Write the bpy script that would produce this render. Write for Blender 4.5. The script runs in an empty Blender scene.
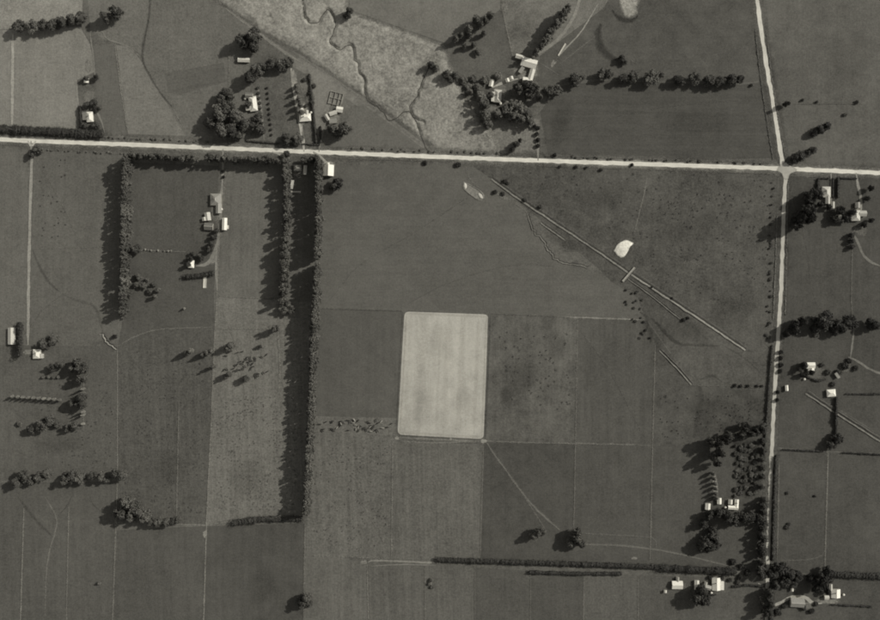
import bpy, bmesh, math, random
from mathutils import Vector, Matrix, noise as mnoise
R = math.radians
random.seed(7)
SC = bpy.context.scene
COL = SC.collection
# ------------------------------------------------------------------ camera
H = 1000.0                       # flying height in metres; 1 photo pixel = 1 m on the ground
W_M = 880.0
cd = bpy.data.cameras.new('camera'); cam = bpy.data.objects.new('camera', cd); COL.objects.link(cam)
cam.location = (0, 0, H); cam.rotation_euler = (0, 0, 0)
cd.sensor_width = 36.0; cd.lens = 36.0 * H / W_M
cd.clip_start = 5.0; cd.clip_end = 20000.0
SC.camera = cam
# ------------------------------------------------------------------ sky and sun
SUN_EL = R(38.0)
SUN_DX, SUN_DY = 0.906, 0.423
wd = bpy.data.worlds.new('World'); SC.world = wd; wd.use_nodes = True
nt = wd.node_tree; nt.nodes.clear()
sky = nt.nodes.new('ShaderNodeTexSky'); sky.sky_type = 'NISHITA'; sky.sun_disc = False
sky.sun_elevation = SUN_EL; sky.sun_rotation = math.atan2(SUN_DX, SUN_DY)
bw = nt.nodes.new('ShaderNodeRGBToBW')          # panchromatic film: the sky has brightness only
bg = nt.nodes.new('ShaderNodeBackground'); bg.inputs['Strength'].default_value = 0.125
wo = nt.nodes.new('ShaderNodeOutputWorld')
nt.links.new(sky.outputs[0], bw.inputs[0]); nt.links.new(bw.outputs[0], bg.inputs[0]); nt.links.new(bg.outputs[0], wo.inputs[0])
sl = bpy.data.lights.new('sun', 'SUN'); sun = bpy.data.objects.new('sun', sl); COL.objects.link(sun)
sl.energy = 3.2; sl.angle = R(0.5); sl.color = (1.0, 0.985, 0.95)
sun.rotation_euler = Vector((SUN_DX*math.cos(SUN_EL), SUN_DY*math.cos(SUN_EL), math.sin(SUN_EL))).to_track_quat('Z', 'Y').to_euler()
sun.location = (600, 300, 600)
vs = SC.view_settings
vs.view_transform = 'Standard'; vs.look = 'None'; vs.exposure = 0.0; vs.gamma = 1.0; vs.use_curve_mapping = False
SC.render.engine = 'CYCLES'; SC.cycles.filter_width = 1.9
SC.cycles.max_bounces = 6; SC.cycles.transparent_max_bounces = 24
K = 1.0                          # picture brightness of a white card lying on this ground
TINT = (1.0, 0.955, 0.815)        # warm black-and-white print

def alb(g):
    c = g/255.0
    l = c/12.92 if c <= 0.04045 else ((c+0.055)/1.055)**2.4
    return l/K

def P(px, py, z=0.0):
    s = 1.0 - z/H
    return Vector(((px-440.0)*s, (310.0-py)*s, z))

# ------------------------------------------------------------------ materials
class N:
    def __init__(self, name):
        self.m = bpy.data.materials.new(name); self.m.use_nodes = True
        self.t = self.m.node_tree; self.t.nodes.clear()
    def n(self, typ, **kw):
        nd = self.t.nodes.new(typ)
        for k, v in kw.items(): setattr(nd, k, v)
        return nd
    def l(self, a, b): self.t.links.new(a, b)
    def put(self, sock, v):
        if hasattr(v, 'node'): self.l(v, sock)
        else: sock.default_value = v
    def math(self, op, a, b=0.0, c=None):
        nd = self.n('ShaderNodeMath', operation=op)
        self.put(nd.inputs[0], a); self.put(nd.inputs[1], b)
        if c is not None: self.put(nd.inputs[2], c)
        return nd.outputs[0]
    def noise(self, vec, scale, detail=2.0, rough=0.5):
        nd = self.n('ShaderNodeTexNoise'); self.l(vec, nd.inputs['Vector'])
        nd.inputs['Scale'].default_value = scale; nd.inputs['Detail'].default_value = detail; nd.inputs['Roughness'].default_value = rough
        return nd.outputs[0]
    def oattr(self, name): return self.n('ShaderNodeAttribute', attribute_type='OBJECT', attribute_name=name).outputs['Fac']
    def mattr(self, name): return self.n('ShaderNodeAttribute', attribute_type='GEOMETRY', attribute_name=name).outputs['Fac']
    def tinted(self, val):
        cb = self.n('ShaderNodeCombineXYZ')
        for i in range(3): self.l(self.math('MULTIPLY', val, TINT[i]), cb.inputs[i])
        return cb.outputs[0]
    def finish(self, col, rough=0.95, bump=None, bstr=0.4, bdist=0.3, alpha=None, spec=0.15):
        b = self.n('ShaderNodeBsdfPrincipled'); self.l(col, b.inputs['Base Color'])
        self.put(b.inputs['Roughness'], rough); b.inputs['Specular IOR Level'].default_value = spec
        if bump is not None:
            bp = self.n('ShaderNodeBump'); bp.inputs['Strength'].default_value = bstr; bp.inputs['Distance'].default_value = bdist
            self.l(bump, bp.inputs['Height']); self.l(bp.outputs[0], b.inputs['Normal'])
        out = self.n('ShaderNodeOutputMaterial'); sh = b.outputs[0]
        if alpha is not None:
            tr = self.n('ShaderNodeBsdfTransparent'); mx = self.n('ShaderNodeMixShader')
            self.l(alpha, mx.inputs[0]); self.l(tr.outputs[0], mx.inputs[1]); self.l(sh, mx.inputs[2]); sh = mx.outputs[0]
        self.l(sh, out.inputs[0]); return self.m

def pasture_material(name, soft=False, gravel=False):
    k = N(name)
    pos = k.n('ShaderNodeNewGeometry').outputs['Position']
    tone = k.oattr('tone'); mot = k.oattr('mottle'); stripe = k.oattr('stripe'); ang = k.oattr('stripe_angle'); rough = k.oattr('rough')
    big = k.noise(pos, 0.011, 5.0, 0.6); mid = k.noise(pos, 0.07, 4.0, 0.6); clump = k.noise(pos, 0.2, 4.0, 0.7); fine = k.noise(pos, 0.5, 3.0, 0.8)
    rot = k.n('ShaderNodeVectorRotate', rotation_type='Z_AXIS'); k.l(pos, rot.inputs['Vector']); k.l(ang, rot.inputs['Angle'])
    sc = k.n('ShaderNodeVectorMath', operation='MULTIPLY'); k.l(rot.outputs[0], sc.inputs[0]); sc.inputs[1].default_value = (0.22, 0.006, 0.0)
    st = k.noise(sc.outputs[0], 1.0, 4.0, 0.7)
    def dev(x, amp): return k.math('MULTIPLY', k.math('SUBTRACT', x, 0.5), amp)
    f = k.math('ADD', 1.0, k.math('MULTIPLY', dev(big, 1.5), mot))
    f = k.math('ADD', f, k.math('MULTIPLY', dev(mid, 1.2), mot))
    f = k.math('ADD', f, k.math('MULTIPLY', dev(st, 1.1), stripe))
    f = k.math('ADD', f, k.math('MULTIPLY', dev(clump, 0.95), rough))
    f = k.math('ADD', f, k.math('MULTIPLY', dev(fine, 1.5), k.math('ADD', rough, 0.3)))
    f = k.math('MAXIMUM', f, 0.25)
    col = k.tinted(k.math('MULTIPLY', tone, f))
    h = k.math('ADD', k.math('MULTIPLY', clump, rough), k.math('MULTIPLY', fine, 0.5))
    a = None
    if soft:
        e = k.mattr('edge')
        br = k.noise(pos, 0.3, 4.0, 0.75)
        a = k.math('ADD', k.math('MULTIPLY', e, 1.7), k.math('MULTIPLY', k.math('SUBTRACT', br, 0.62), 1.5))
        cl = k.n('ShaderNodeClamp'); k.l(a, cl.inputs[0]); a = k.math('MULTIPLY', cl.outputs[0], k.oattr('cover'))
    return k.finish(col, 0.97, h, 0.45 if not gravel else 0.2, 0.45 if not gravel else 0.15, a)

M_PAST = pasture_material('grassland'); M_SOFT = pasture_material('worn_grass', soft=True)

def gravel_material():
    k = N('gravel_road')
    pos = k.n('ShaderNodeNewGeometry').outputs['Position']
    tone = k.oattr('tone'); e = k.mattr('edge')
    mid = k.noise(pos, 0.09, 4.0, 0.6); fine = k.noise(pos, 1.3, 3.0, 0.7)
    f = k.math('ADD', 1.0, k.math('ADD', k.math('MULTIPLY', k.math('SUBTRACT', mid, 0.5), 0.7), k.math('MULTIPLY', k.math('SUBTRACT', fine, 0.5), 0.55)))
    wheel = k.mattr('wheel')
    f = k.math('MULTIPLY', f, k.math('ADD', 0.84, k.math('MULTIPLY', wheel, 0.22)))
    a = k.math('ADD', k.math('MULTIPLY', e, 2.6), k.math('MULTIPLY', k.math('SUBTRACT', fine, 0.7), 1.4))
    cl = k.n('ShaderNodeClamp'); k.l(a, cl.inputs[0])
    return k.finish(k.tinted(k.math('MULTIPLY', tone, f)), 0.95, fine, 0.2, 0.06, cl.outputs[0])
M_ROAD = gravel_material()

def leaf_material(name):
    k = N(name)
    tone = k.oattr('tone'); v = k.mattr('leafvar')
    rnd = k.n('ShaderNodeObjectInfo').outputs['Random']
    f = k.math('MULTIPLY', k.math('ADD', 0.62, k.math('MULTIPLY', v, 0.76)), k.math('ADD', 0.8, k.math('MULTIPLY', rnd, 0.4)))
    return k.finish(k.tinted(k.math('MULTIPLY', tone, f)), 0.75, None, spec=0.2)
M_LEAF = leaf_material('foliage')

def plain(name, a, var=0.2, scale=1.2, rough=0.8, bump=0.15):
    k = N(name); pos = k.n('ShaderNodeNewGeometry').outputs['Position']
    n1 = k.noise(pos, scale, 4.0, 0.65); n2 = k.noise(pos, scale*0.2, 3.0, 0.6)
    f = k.math('ADD', 1.0, k.math('ADD', k.math('MULTIPLY', k.math('SUBTRACT', n1, 0.5), var*1.6), k.math('MULTIPLY', k.math('SUBTRACT', n2, 0.5), var*1.6)))
    return k.finish(k.tinted(k.math('MULTIPLY', f, a)), rough, n1, bump, 0.05)
def roof_material():
    k = N('corrugated_iron'); tc = k.n('ShaderNodeTexCoord').outputs['Object']; pos = k.n('ShaderNodeNewGeometry').outputs['Position']
    tone = k.oattr('tone'); n1 = k.noise(pos, 0.7, 4.0, 0.7)
    wv = k.n('ShaderNodeTexWave', wave_type='BANDS', bands_direction='X'); k.l(tc, wv.inputs['Vector']); wv.inputs['Scale'].default_value = 1.6
    f = k.math('ADD', 0.70, k.math('MULTIPLY', n1, 0.6))
    return k.finish(k.tinted(k.math('MULTIPLY', tone, f)), 0.6, wv.outputs[1], 0.3, 0.04, spec=0.3)
M_ROOF = roof_material()
M_WALL = plain('weatherboard', 0.50, 0.15); M_BARK = plain('bark', 0.09, 0.4); M_WOOD = plain('weathered_timber', 0.26, 0.3)
M_GLASS = plain('window_glass', 0.03, 0.05, rough=0.15, bump=0.0); M_TRIM = plain('painted_trim', 0.7, 0.1); M_BRICK = plain('brick', 0.22, 0.25)
M_WIRE = plain('fence_wire', 0.35, 0.1, rough=0.5); M_HIDE = plain('cattle_hide', 0.035, 0.4, 0.9); M_HIDE2 = plain('pale_hide', 0.33, 0.3, 0.9)
M_RAIL = plain('pale_rail', 0.36, 0.4)
M_CONC = plain('concrete', 0.55, 0.2)
def water_material():
    k = N('water'); pos = k.n('ShaderNodeNewGeometry').outputs['Position']
    c = k.n('ShaderNodeCombineXYZ')
    for i in range(3): c.inputs[i].default_value = 0.03*TINT[i]
    return k.finish(c.outputs[0], 0.08, k.noise(pos, 1.5), 0.1, 0.02, spec=0.5)
M_WATER = water_material()

# ------------------------------------------------------------------ object helpers
def mesh(name, v, f, mat, smooth=False):
    me = bpy.data.meshes.new(name); me.from_pydata([tuple(a) for a in v], [], f)
    if mat: me.materials.append(mat)
    if smooth: me.polygons.foreach_set('use_smooth', [True]*len(me.polygons))
    me.update(); return me
def link(name, me, parent=None):
    o = bpy.data.objects.new(name, me); COL.objects.link(o)
    if parent: o.parent = parent
    return o
def tag(o, label=None, cat=None, group=None, kind=None):
    if label: o['label'] = label
    if cat: o['category'] = cat
    if group: o['group'] = group
    if kind: o['kind'] = kind
    return o
def empty(name, loc, rz=0.0):
    o = bpy.data.objects.new(name, None); COL.objects.link(o)
    o.location = loc; o.rotation_euler = (0, 0, rz); o.empty_display_size = 0.5; return o
def attr(me, name, vals):
    a = me.attributes.new(name, 'FLOAT', 'POINT'); a.data.foreach_set('value', vals)
def params(o, g, mottle=0.5, stripe=0.3, ang=0.0, rough=0.6, cover=1.0):
    o['tone'] = float(alb(g)); o['mottle'] = float(mottle); o['stripe'] = float(stripe); o['stripe_angle'] = float(R(ang)); o['rough'] = float(rough); o['cover'] = float(cover)
    return o
def resample(pts, step):
    pts = [Vector((p[0], p[1])) for p in pts]; out = [pts[0]]
    for a, b in zip(pts, pts[1:]):
        L = (b-a).length; n = max(1, int(L/step))
        for i in range(1, n+1): out.append(a.lerp(b, i/n))
    return out
def smooth_line(pts, it=2):
    pts = [Vector((p[0], p[1])) for p in pts]
    for _ in range(it):
        q = [pts[0]]
        for a, b in zip(pts, pts[1:]): q += [a.lerp(b, .25), a.lerp(b, .75)]
        q.append(pts[-1]); pts = q
    return pts
def normals2(pts):
    out = []
    for i in range(len(pts)):
        d = pts[min(i+1, len(pts)-1)] - pts[max(i-1, 0)]
        if d.length < 1e-6: d = Vector((1, 0))
        d.normalize(); out.append(Vector((-d.y, d.x)))
    return out

# ------------------------------------------------------------------ ground
def base_ground():
    E = 9000
    me = mesh('ground', [(-E, -E, 0), (E, -E, 0), (E, E, 0), (-E, E, 0)], [(0, 1, 2, 3)], M_PAST)
    o = tag(link('ground', me), kind='structure'); params(o, 94, 0.8, 0.2, 0, 0.8)
base_ground()

n_pad = 0
def paddock(pts, g, mottle=0.5, stripe=0.35, ang=0.0, rough=0.6, name='paddock'):
    global n_pad
    z = 0.01 + (n_pad % 20)*0.004; n_pad += 1
    v = [P(x, y) + Vector((0, 0, z)) for x, y in pts]
    o = tag(link(name, mesh(name, v, [tuple(range(len(v)))], M_PAST)), kind='structure')
    me = o.data
    if me.polygons[0].normal.z < 0: me.flip_normals()
    return params(o, g, mottle, stripe, ang, rough)

def round_poly(pts, r=4):
    out = []
    n = len(pts)
    for i in range(n):
        a, b, c = Vector(pts[i-1]), Vector(pts[i]), Vector(pts[(i+1) % n])
        p = b+(a-b).normalized()*r; q = b+(c-b).normalized()*r
        for t in (0, .25, .5, .75, 1): out.append(tuple(p.lerp(b, t).lerp(b.lerp(q, t), t)))
    return out

PAD = [
 # north of the main road
 ([(-60,-60),(84,-60),(82,24),(-60,34)], 128, .5, .3, 5, .8),
 ([(-60,33),(80,27),(90,44),(95,72),(77,80),(78,106),(86,130),(-60,127)], 124, .4, .4, 0, .5),
 ([(93,46),(114,44),(127,133),(106,132),(97,108),(96,78)], 98, .3, .3, 5, .4),
 ([(116,45),(130,46),(143,64),(158,88),(174,110),(186,136),(128,134)], 114, .3, .3, 0, .6),
 ([(84,-60),(152,-60),(150,10),(146,30),(142,55),(128,46),(105,40),(90,30)], 106, .4, .3, 0, .6),
 ([(152,-60),(225,-60),(222,6),(250,26),(250,140),(186,137),(163,97),(143,62),(147,30),(150,10)], 102, .4, .2, 0, .6),
 ([(165,73),(224,63),(226,82),(180,95),(168,93)], 92, .3, .5, 80, .5),
 ([(285,62),(300,58),(362,96),(440,156),(425,152),(360,108),(345,98)], 112, .5, .8, 56, .6),
 ([(308,66),(346,92),(342,104),(330,106),(322,140),(318,140)], 118, .3, .2, 0, .5),
 ([(344,126),(354,108),(363,104),(428,152),(330,147),(336,128)], 100, .3, .3, 56, .4),
 ([(348,-60),(500,-60),(500,10),(448,44),(350,10)], 110, .4, .2, 0, .4),
 ([(430,100),(470,100),(540,120),(536,155),(430,152)], 116, .5, .2, 0, .9),
 ([(500,-60),(640,-60),(604,10),(540,56),(512,58),(502,10)], 106, .8, .2, 40, .7),
 ([(502,10),(512,60),(500,82),(470,85),(450,70),(447,46)], 92, .5, .2, 0, .5),
 ([(604,8),(640,-60),(757,-60),(762,40),(768,80),(740,83),(575,79),(545,92),(536,80),(540,56)], 84, .6, .25, 90, .5),
 ([(560,86),(600,81),(740,85),(769,82),(778,158),(700,160),(548,154),(540,112)], 79, .4, .6, 90, .4),
 ([(762,-60),(940,-60),(940,168),(790,164),(778,104),(768,40)], 94, .5, .3, 0, .5),
 # south of the road, left
 ([(-60,144),(28,147),(26,345),(-60,345)], 99, .3, .4, 0, .5),
 ([(33,150),(122,155),(118,340),(30,345)], 96, .4, .4, 0, .5),
 ([(130,162),(219,166),(217,215),(214,296),(214,328),(160,330),(118,346),(126,300)], 82, .4, .35, 0, .5),
 ([(226,166),(284,168),(284,300),(218,296)], 100, .4, .5, 0, .5),
 ([(284,168),(318,168),(312,310),(284,300)], 97, .4, .3, 0, .5),
 ([(217,297),(312,302),(303,516),(230,519),(207,524)], 107, .4, .8, -2, .8),
 ([(118,346),(160,330),(214,328),(206,524),(116,522)], 84, .4, .7, -2, .8),
 ([(-60,345),(118,346),(117,478),(-60,482)], 88, .4, .4, 0, .6),
 ([(-60,484),(117,481),(112,680),(-60,680)], 86, .4, .5, -2, .5),
 ([(117,530),(206,526),(203,680),(111,680)], 82, .4, .5, -2, .5),
 ([(207,526),(305,523),(304,680),(203,680)], 79, .5, .5, 0, .4),
 # centre
 ([(322,166),(468,163),(500,185),(560,265),(592,270),(638,298),(645,319),(490,313),(404,311),(316,308)], 93, .35, .35, 90, .35),
 ([(316,309),(402,311),(397,418),(311,416)], 88, .35, .3, 0, .35),
 ([(311,416),(397,418),(397,436),(309,431)], 100, .4, .2, 0, .9),
 ([(309,431),(393,437),(391,559),(306,555)], 98, .45, .8, -2, .8),
 ([(393,438),(484,442),(480,559),(391,559)], 97, .45, .8, -2, .7),
 ([(305,556),(367,561),(369,680),(303,680)], 96, .4, .6, 0, .6),
 ([(367,563),(436,562),(475,567),(475,680),(369,680)], 92, .4, .8, -2, .6),
 ([(475,567),(531,571),(530,680),(475,680)], 84, .4, .4, 0, .5),
 ([(531,571),(584,573),(583,680),(530,680)], 80, .4, .4, 0, .5),
 ([(584,573),(638,575),(638,680),(583,680)], 90, .4, .5, 0, .6),
 ([(638,575),(762,578),(762,680),(638,680)], 84, .5, .4, 0, .6),
 ([(488,314),(578,318),(576,442),(484,440)], 88, .9, .6, 0, .7),
 ([(578,318),(645,320),(655,345),(653,445),(576,442)], 83, .4, .7, 0, .5),
 ([(484,442),(575,444),(574,562),(480,559)], 77, .5, .4, 0, .5),
 ([(575,444),(653,446),(650,565),(574,562)], 80, .4, .4, 0, .5),
 ([(653,446),(764,446),(762,572),(650,565)], 79, .5, .4, 0, .5),
 ([(468,164),(600,166),(778,175),(776,260),(770,346),(766,392),(694,386),(648,320),(600,270),(500,186)], 82, .8, .3, 0, .9),
 ([(646,320),(694,386),(766,392),(763,446),(653,446),(655,345)], 78, .9, .3, 0, .7),
 # right of the south road: field tones with some vignette darkening painted in
 ([(788,176),(940,180),(940,326),(783,330)], 78, .5, .5, 0, .5),
 ([(783,330),(940,326),(940,455),(828,451),(777,447)], 77, .5, .3, 0, .5),
 ([(777,449),(827,452),(825,574),(772,572)], 78, .5, .4, 0, .5),
 ([(829,452),(940,457),(940,578),(826,574)], 79, .5, .4, 0, .5),
 ([(772,573),(940,578),(940,680),(768,680)], 78, .6, .2, 0, .6),
]
for a in PAD: paddock(*a)
paddock(round_poly([(404.5,311.5),(488.5,314.5),(483.5,439),(397.5,434.5)], 5), 167, .45, .3, -2, .16, name='mown_field')

def pts_in_poly(x, y, poly):
    c = False; n = len(poly); j = n-1
    for i in range(n):
        xi, yi = poly[i]; xj, yj = poly[j]
        if (yi > y) != (yj > y) and x < (xj-xi)*(y-yi)/(yj-yi)+xi: c = not c
        j = i
    return c
def seg_dist(x, y, line):
    best = 1e9
    for (ax, ay), (bx, by) in zip(line, line[1:]):
        dx, dy = bx-ax, by-ay; L = dx*dx+dy*dy
        t = 0 if L == 0 else max(0, min(1, ((x-ax)*dx+(y-ay)*dy)/L))
        d = (x-ax-t*dx)**2+(y-ay-t*dy)**2
        if d < best: best = d
    return math.sqrt(best)

# the rough stream flat in the north: a low swell of ground with the creek cut into it
FLAT = [(150,-40),(346,-40),(352,10),(400,26),(446,44),(452,62),(470,100),(500,140),(500,156),(437,153),(366,101),(300,56),(270,40),(222,8)]
CREEKS = [
 [(301,-30),(303,10),(305,18),(310,24),(319,24),(324,15),(327,8),(330,12),(336,22),(334,33),(328,42),(335,48),(341,50),(349,44),(354,47),(353,56),(358,63),(360,75),(366,82),(363,90),(367,100),(372,105),(378,107),(384,113),(385,119),(392,121),(399,116),(404,112),(408,111),(414,117),(418,126),(422,140),(428,152)],
 [(428,68),(425,75),(420,88),(415,99),(409,108),(412,116),(424,123)],
]
CREEKS = [[(p[0]+2.0*mnoise.noise(Vector((p[0]*.16, p[1]*.16, 1))), p[1]+2.0*mnoise.noise(Vector((p[0]*.16, p[1]*.16, 7)))) for p in smooth_line(c, 3)] for c in CREEKS]
def stream_flat():
    xs = list(range(148, 502)); ys = list(range(-40, 158)); S = 1.0
    cells = {}
    for cr in CREEKS:                      # bucket the creek segments
        for i, (x, y) in enumerate(cr):
            cells.setdefault((int(x//8), int(y//8)), []).append((x, y))
    ring = FLAT + [FLAT[0]]
    v = []; idx = {}; edge = []
    for y in ys:
        for x in xs:
            ins = pts_in_poly(x, y, FLAT); d = seg_dist(x, y, ring)
            if not ins and d > 1.2: continue
            e = 0.0 if not ins else min(1.0, d/9.0)
            dc = 9.0
            cx, cy = int(x//8), int(y//8)
            for i in (-1, 0, 1):
                for j in (-1, 0, 1):
                    for q in cells.get((cx+i, cy+j), ()):
                        dd = math.hypot(q[0]-x, q[1]-y)
                        if dd < dc: dc = dd
            n1 = mnoise.noise(Vector((x*.045, y*.045, 3.1))); n2 = mnoise.noise(Vector((x*.22, y*.22, 9.7))); n3 = mnoise.noise(Vector((x*.55, y*.55, 1.7)))
            ramp = 0.0 if not ins else min(1.0, d/9.0)
            h = ramp*(1.5 + 0.6*n1 + 0.42*n2 + 0.22*n3)
            cut = max(0.0, min(1.0, (2.3-dc)/1.1))
            h = h*(1-cut) + 0.14*cut
            idx[(x, y)] = len(v); v.append(P(x, y) + Vector((0, 0, 0.12+h))); edge.append(e)
    f = []
    for (x, y), i in idx.items():
        b, c, d_ = idx.get((x+1, y)), idx.get((x+1, y+1)), idx.get((x, y+1))
        if None not in (b, c, d_): f.append((i, d_, c, b))
    me = mesh('stream_flat', v, f, M_SOFT, True); attr(me, 'edge', edge)
    params(tag(link('stream_flat', me), kind='structure'), 133, .8, .5, 56, 1.0)
stream_flat()
# ------------------------------------------------------------------ strips and patches lying on the ground
n_st = 0
def tone_shift(g): return g+13 if g < 120 else g+7
def strip(name, pts, width, g, cover=1.0, mottle=.3, rough=.5, mat=None, step=2.5, jit=.25, curve=1, kind='structure', zoff=0.12, h=0.0, fade=False):
    global n_st
    if mat is None: g = tone_shift(g)
    z = zoff + (n_st % 25)*0.003; n_st += 1
    line = resample(smooth_line(pts, curve) if curve and len(pts) > 2 else pts, step); nn = normals2(line)
    v = []; e = []; wl = []; f = []
    prof = [(-1, 0, 0), (-.72, 1, .2), (-.36, 1, 1), (0, 1, .1), (.36, 1, 1), (.72, 1, .2), (1, 0, 0)]
    if fade: prof = [(t, fade*(0, .33, .75, 1, .75, .33, 0)[i], w_) for i, (t, e_, w_) in enumerate(prof)]
    m = len(prof); seed = random.random()*50
    for i, (p, n) in enumerate(zip(line, nn)):
        j1 = 1+jit*mnoise.noise(Vector((i*.37, seed, 0)))*1.6; j2 = 1+jit*mnoise.noise(Vector((i*.37, seed, 8)))*1.6
        tp = min(1.0, .3+.18*min(i, len(line)-1-i)) if mat is None else 1.0
        for t, ee, ww in prof:
            w = tp*width*.5*t*1.25*(j1 if t < 0 else j2)
            q = p+n*w
            hh = h*(1-abs(t))
            v.append(P(q.x, q.y)+Vector((0, 0, z+hh))); e.append(ee); wl.append(ww)
        if i:
            for c in range(m-1):
                a = (i-1)*m+c; f.append((a, a+1, a+m+1, a+m))
    me = mesh(name, v, f, mat or M_SOFT, True); attr(me, 'edge', e); attr(me, 'wheel', wl)
    if me.polygons[0].normal.z < 0: me.flip_normals()
    return params(tag(link(name, me), kind=kind), g, mottle, .2, 0, rough, cover)
n_pa = 0
def patch(name, pts, g, cover=1.0, mottle=.5, rough=.6, inner=.6, zoff=0.11, h=0.0, mat=None):
    global n_pa
    if mat is None and g < 200: g = tone_shift(g)
    z = zoff + (n_pa % 12)*0.003; n_pa += 1
    ring = [Vector(p) for p in resample(smooth_line(list(pts)+[pts[0]], 2), 3.0)][:-1]
    c = sum(ring, Vector((0, 0)))/len(ring); n = len(ring)
    v = [P(p.x, p.y)+Vector((0, 0, z)) for p in ring]+[P(*(c+(p-c)*inner))+Vector((0, 0, z+h)) for p in ring]+[P(c.x, c.y)+Vector((0, 0, z+h))]
    f = [(i, (i+1) % n, n+(i+1) % n, n+i) for i in range(n)]+[(n+i, n+(i+1) % n, 2*n) for i in range(n)]
    me = mesh(name, v, f, mat or M_SOFT, True); attr(me, 'edge', [0.0]*n+[1.0]*(n+1)); attr(me, 'wheel', [0.5]*(2*n+1))
    if me.polygons[0].normal.z < 0: me.flip_normals()
    return params(tag(link(name, me), kind='structure'), g, mottle, .2, 0, rough, cover)
def blob(cx, cy, rx, ry, rot=0, n=12, wob=.2):
    c, s = math.cos(R(rot)), math.sin(R(rot)); out = []
    for i in range(n):
        a = i*2*math.pi/n; k = 1+random.uniform(-wob, wob); x, y = rx*k*math.cos(a), ry*k*math.sin(a)
        out.append((cx+x*c-y*s, cy+x*s+y*c))
    return out

for cr in CREEKS: strip('stream', cr[::2], .9, 58, .7, .2, .3, zoff=.28, curve=0, jit=.5)
# --- roads
MAIN = [(-60,136),(0,139.5),(30,141),(100,143.5),(200,147.5),(300,151.5),(400,155.5),(500,159.3),(600,162.8),(700,166),(785,168.8),(880,173),(940,176)]
NORTH = [(750,-60),(757,0),(762,37),(768,74),(775,115),(783,168)]
SOUTH = [(786,168),(785.5,180),(784,205),(781,290),(777.5,345),(774,400),(771,470),(768,560),(765,680)]
strip('road_verge', MAIN, 16, 92, .85, .9, 1.0, curve=0, fade=.9)
strip('road_verge', MAIN, 7.5, 118, .8, .9, 1.0, curve=0, fade=1.0, jit=.5)
strip('road_verge', NORTH, 15, 80, .8, .8, 1.0, curve=0, fade=.9)
strip('road_verge', SOUTH, 14, 78, .8, .9, 1.0, curve=0, fade=.9)
strip('road', MAIN, 3.7, 212, mat=M_ROAD, curve=0, zoff=.19, jit=.28)
strip('road', NORTH, 3.6, 200, mat=M_ROAD, curve=0, zoff=.19, jit=.28)
strip('road', SOUTH, 3.3, 182, mat=M_ROAD, curve=0, zoff=.19, jit=.32)
patch('road_junction', [(777,167),(784,160),(790,165),(799,169),(797,172),(790,174),(788.5,181),(783.5,181),(781,173),(775,171)], 172, zoff=.27, inner=.5, mat=M_ROAD)
# --- farm tracks and drives
for pts, w, g in [
 ([(31,141),(32,152),(30.5,200),(29,260),(28,345)], 2.6, 138),
 ([(13,34),(12,125)], 2.6, 150), ([(28,141),(31.5,147),(36,141)], 3, 170),
 ([(304,152),(303,140),(300,122),(297,104),(294,88),(291,68)], 3.2, 168),
 ([(319,152),(320,141),(319,128)], 2.4, 120),
 ([(264,140),(263,128),(262,115),(260,100),(258,86)], 1.6, 130),
 ([(223,149),(223,170),(222,186),(221,215),(219,232),(217,246),(216,262),(217,290)], 2.2, 118),
 ([(222,186),(219,200)], 2, 120),
 ([(216,244),(213,258),(206,265),(196,266)], 3.6, 116),
 ([(538,161),(538,150),(537,138),(533,126),(526,112),(514,104),(503,100)], 2.4, 132),
 ([(534,57),(545,49),(556,42),(566,30),(576,14),(584,-20)], 3, 116),
 ([(492,88),(505,82),(518,79)], 3, 160),
 ([(831,172),(831,185),(831,203)], 1.5, 150), ([(856,173),(858,186),(861,198),(861,214)], 2.6, 140),
 ([(767,612),(772,606),(782,602),(790,597),(799,596),(806,597),(812,603),(822,603)], 2.6, 150),
 ([(758,583),(764,588),(768,596)], 2.6, 140), ([(752,582),(758,575),(768,566)], 2.4, 120),
 ([(368,562),(372,560),(400,561),(440,563)], 1.7, 116), ([(370,566),(400,564),(436,565)], 1.0, 106),
 ([(760,514),(770,514)], 2, 130),
 ([(854,329),(852,346),(850,360)], 2.0, 108), ([(848,357),(858,361),(870,370),(890,376)], 2.0, 108),
 ([(852,232),(858,242),(862,254),(870,262),(880,266)], 2.6, 100),
 ([(105,133),(101,120),(96,110),(92,104)], 2, 116), ([(77,82),(77,95),(79,106)], 2, 125),
 ([(272,152),(288,157),(290,163)], 3, 150), ([(313,152),(321,158),(328,164)], 4, 150),
 ([(203,277),(206,270),(206,288)], 2, 120),
]: strip('farm_track', pts, w, g, .95, .5, .5, zoff=.19)
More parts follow.
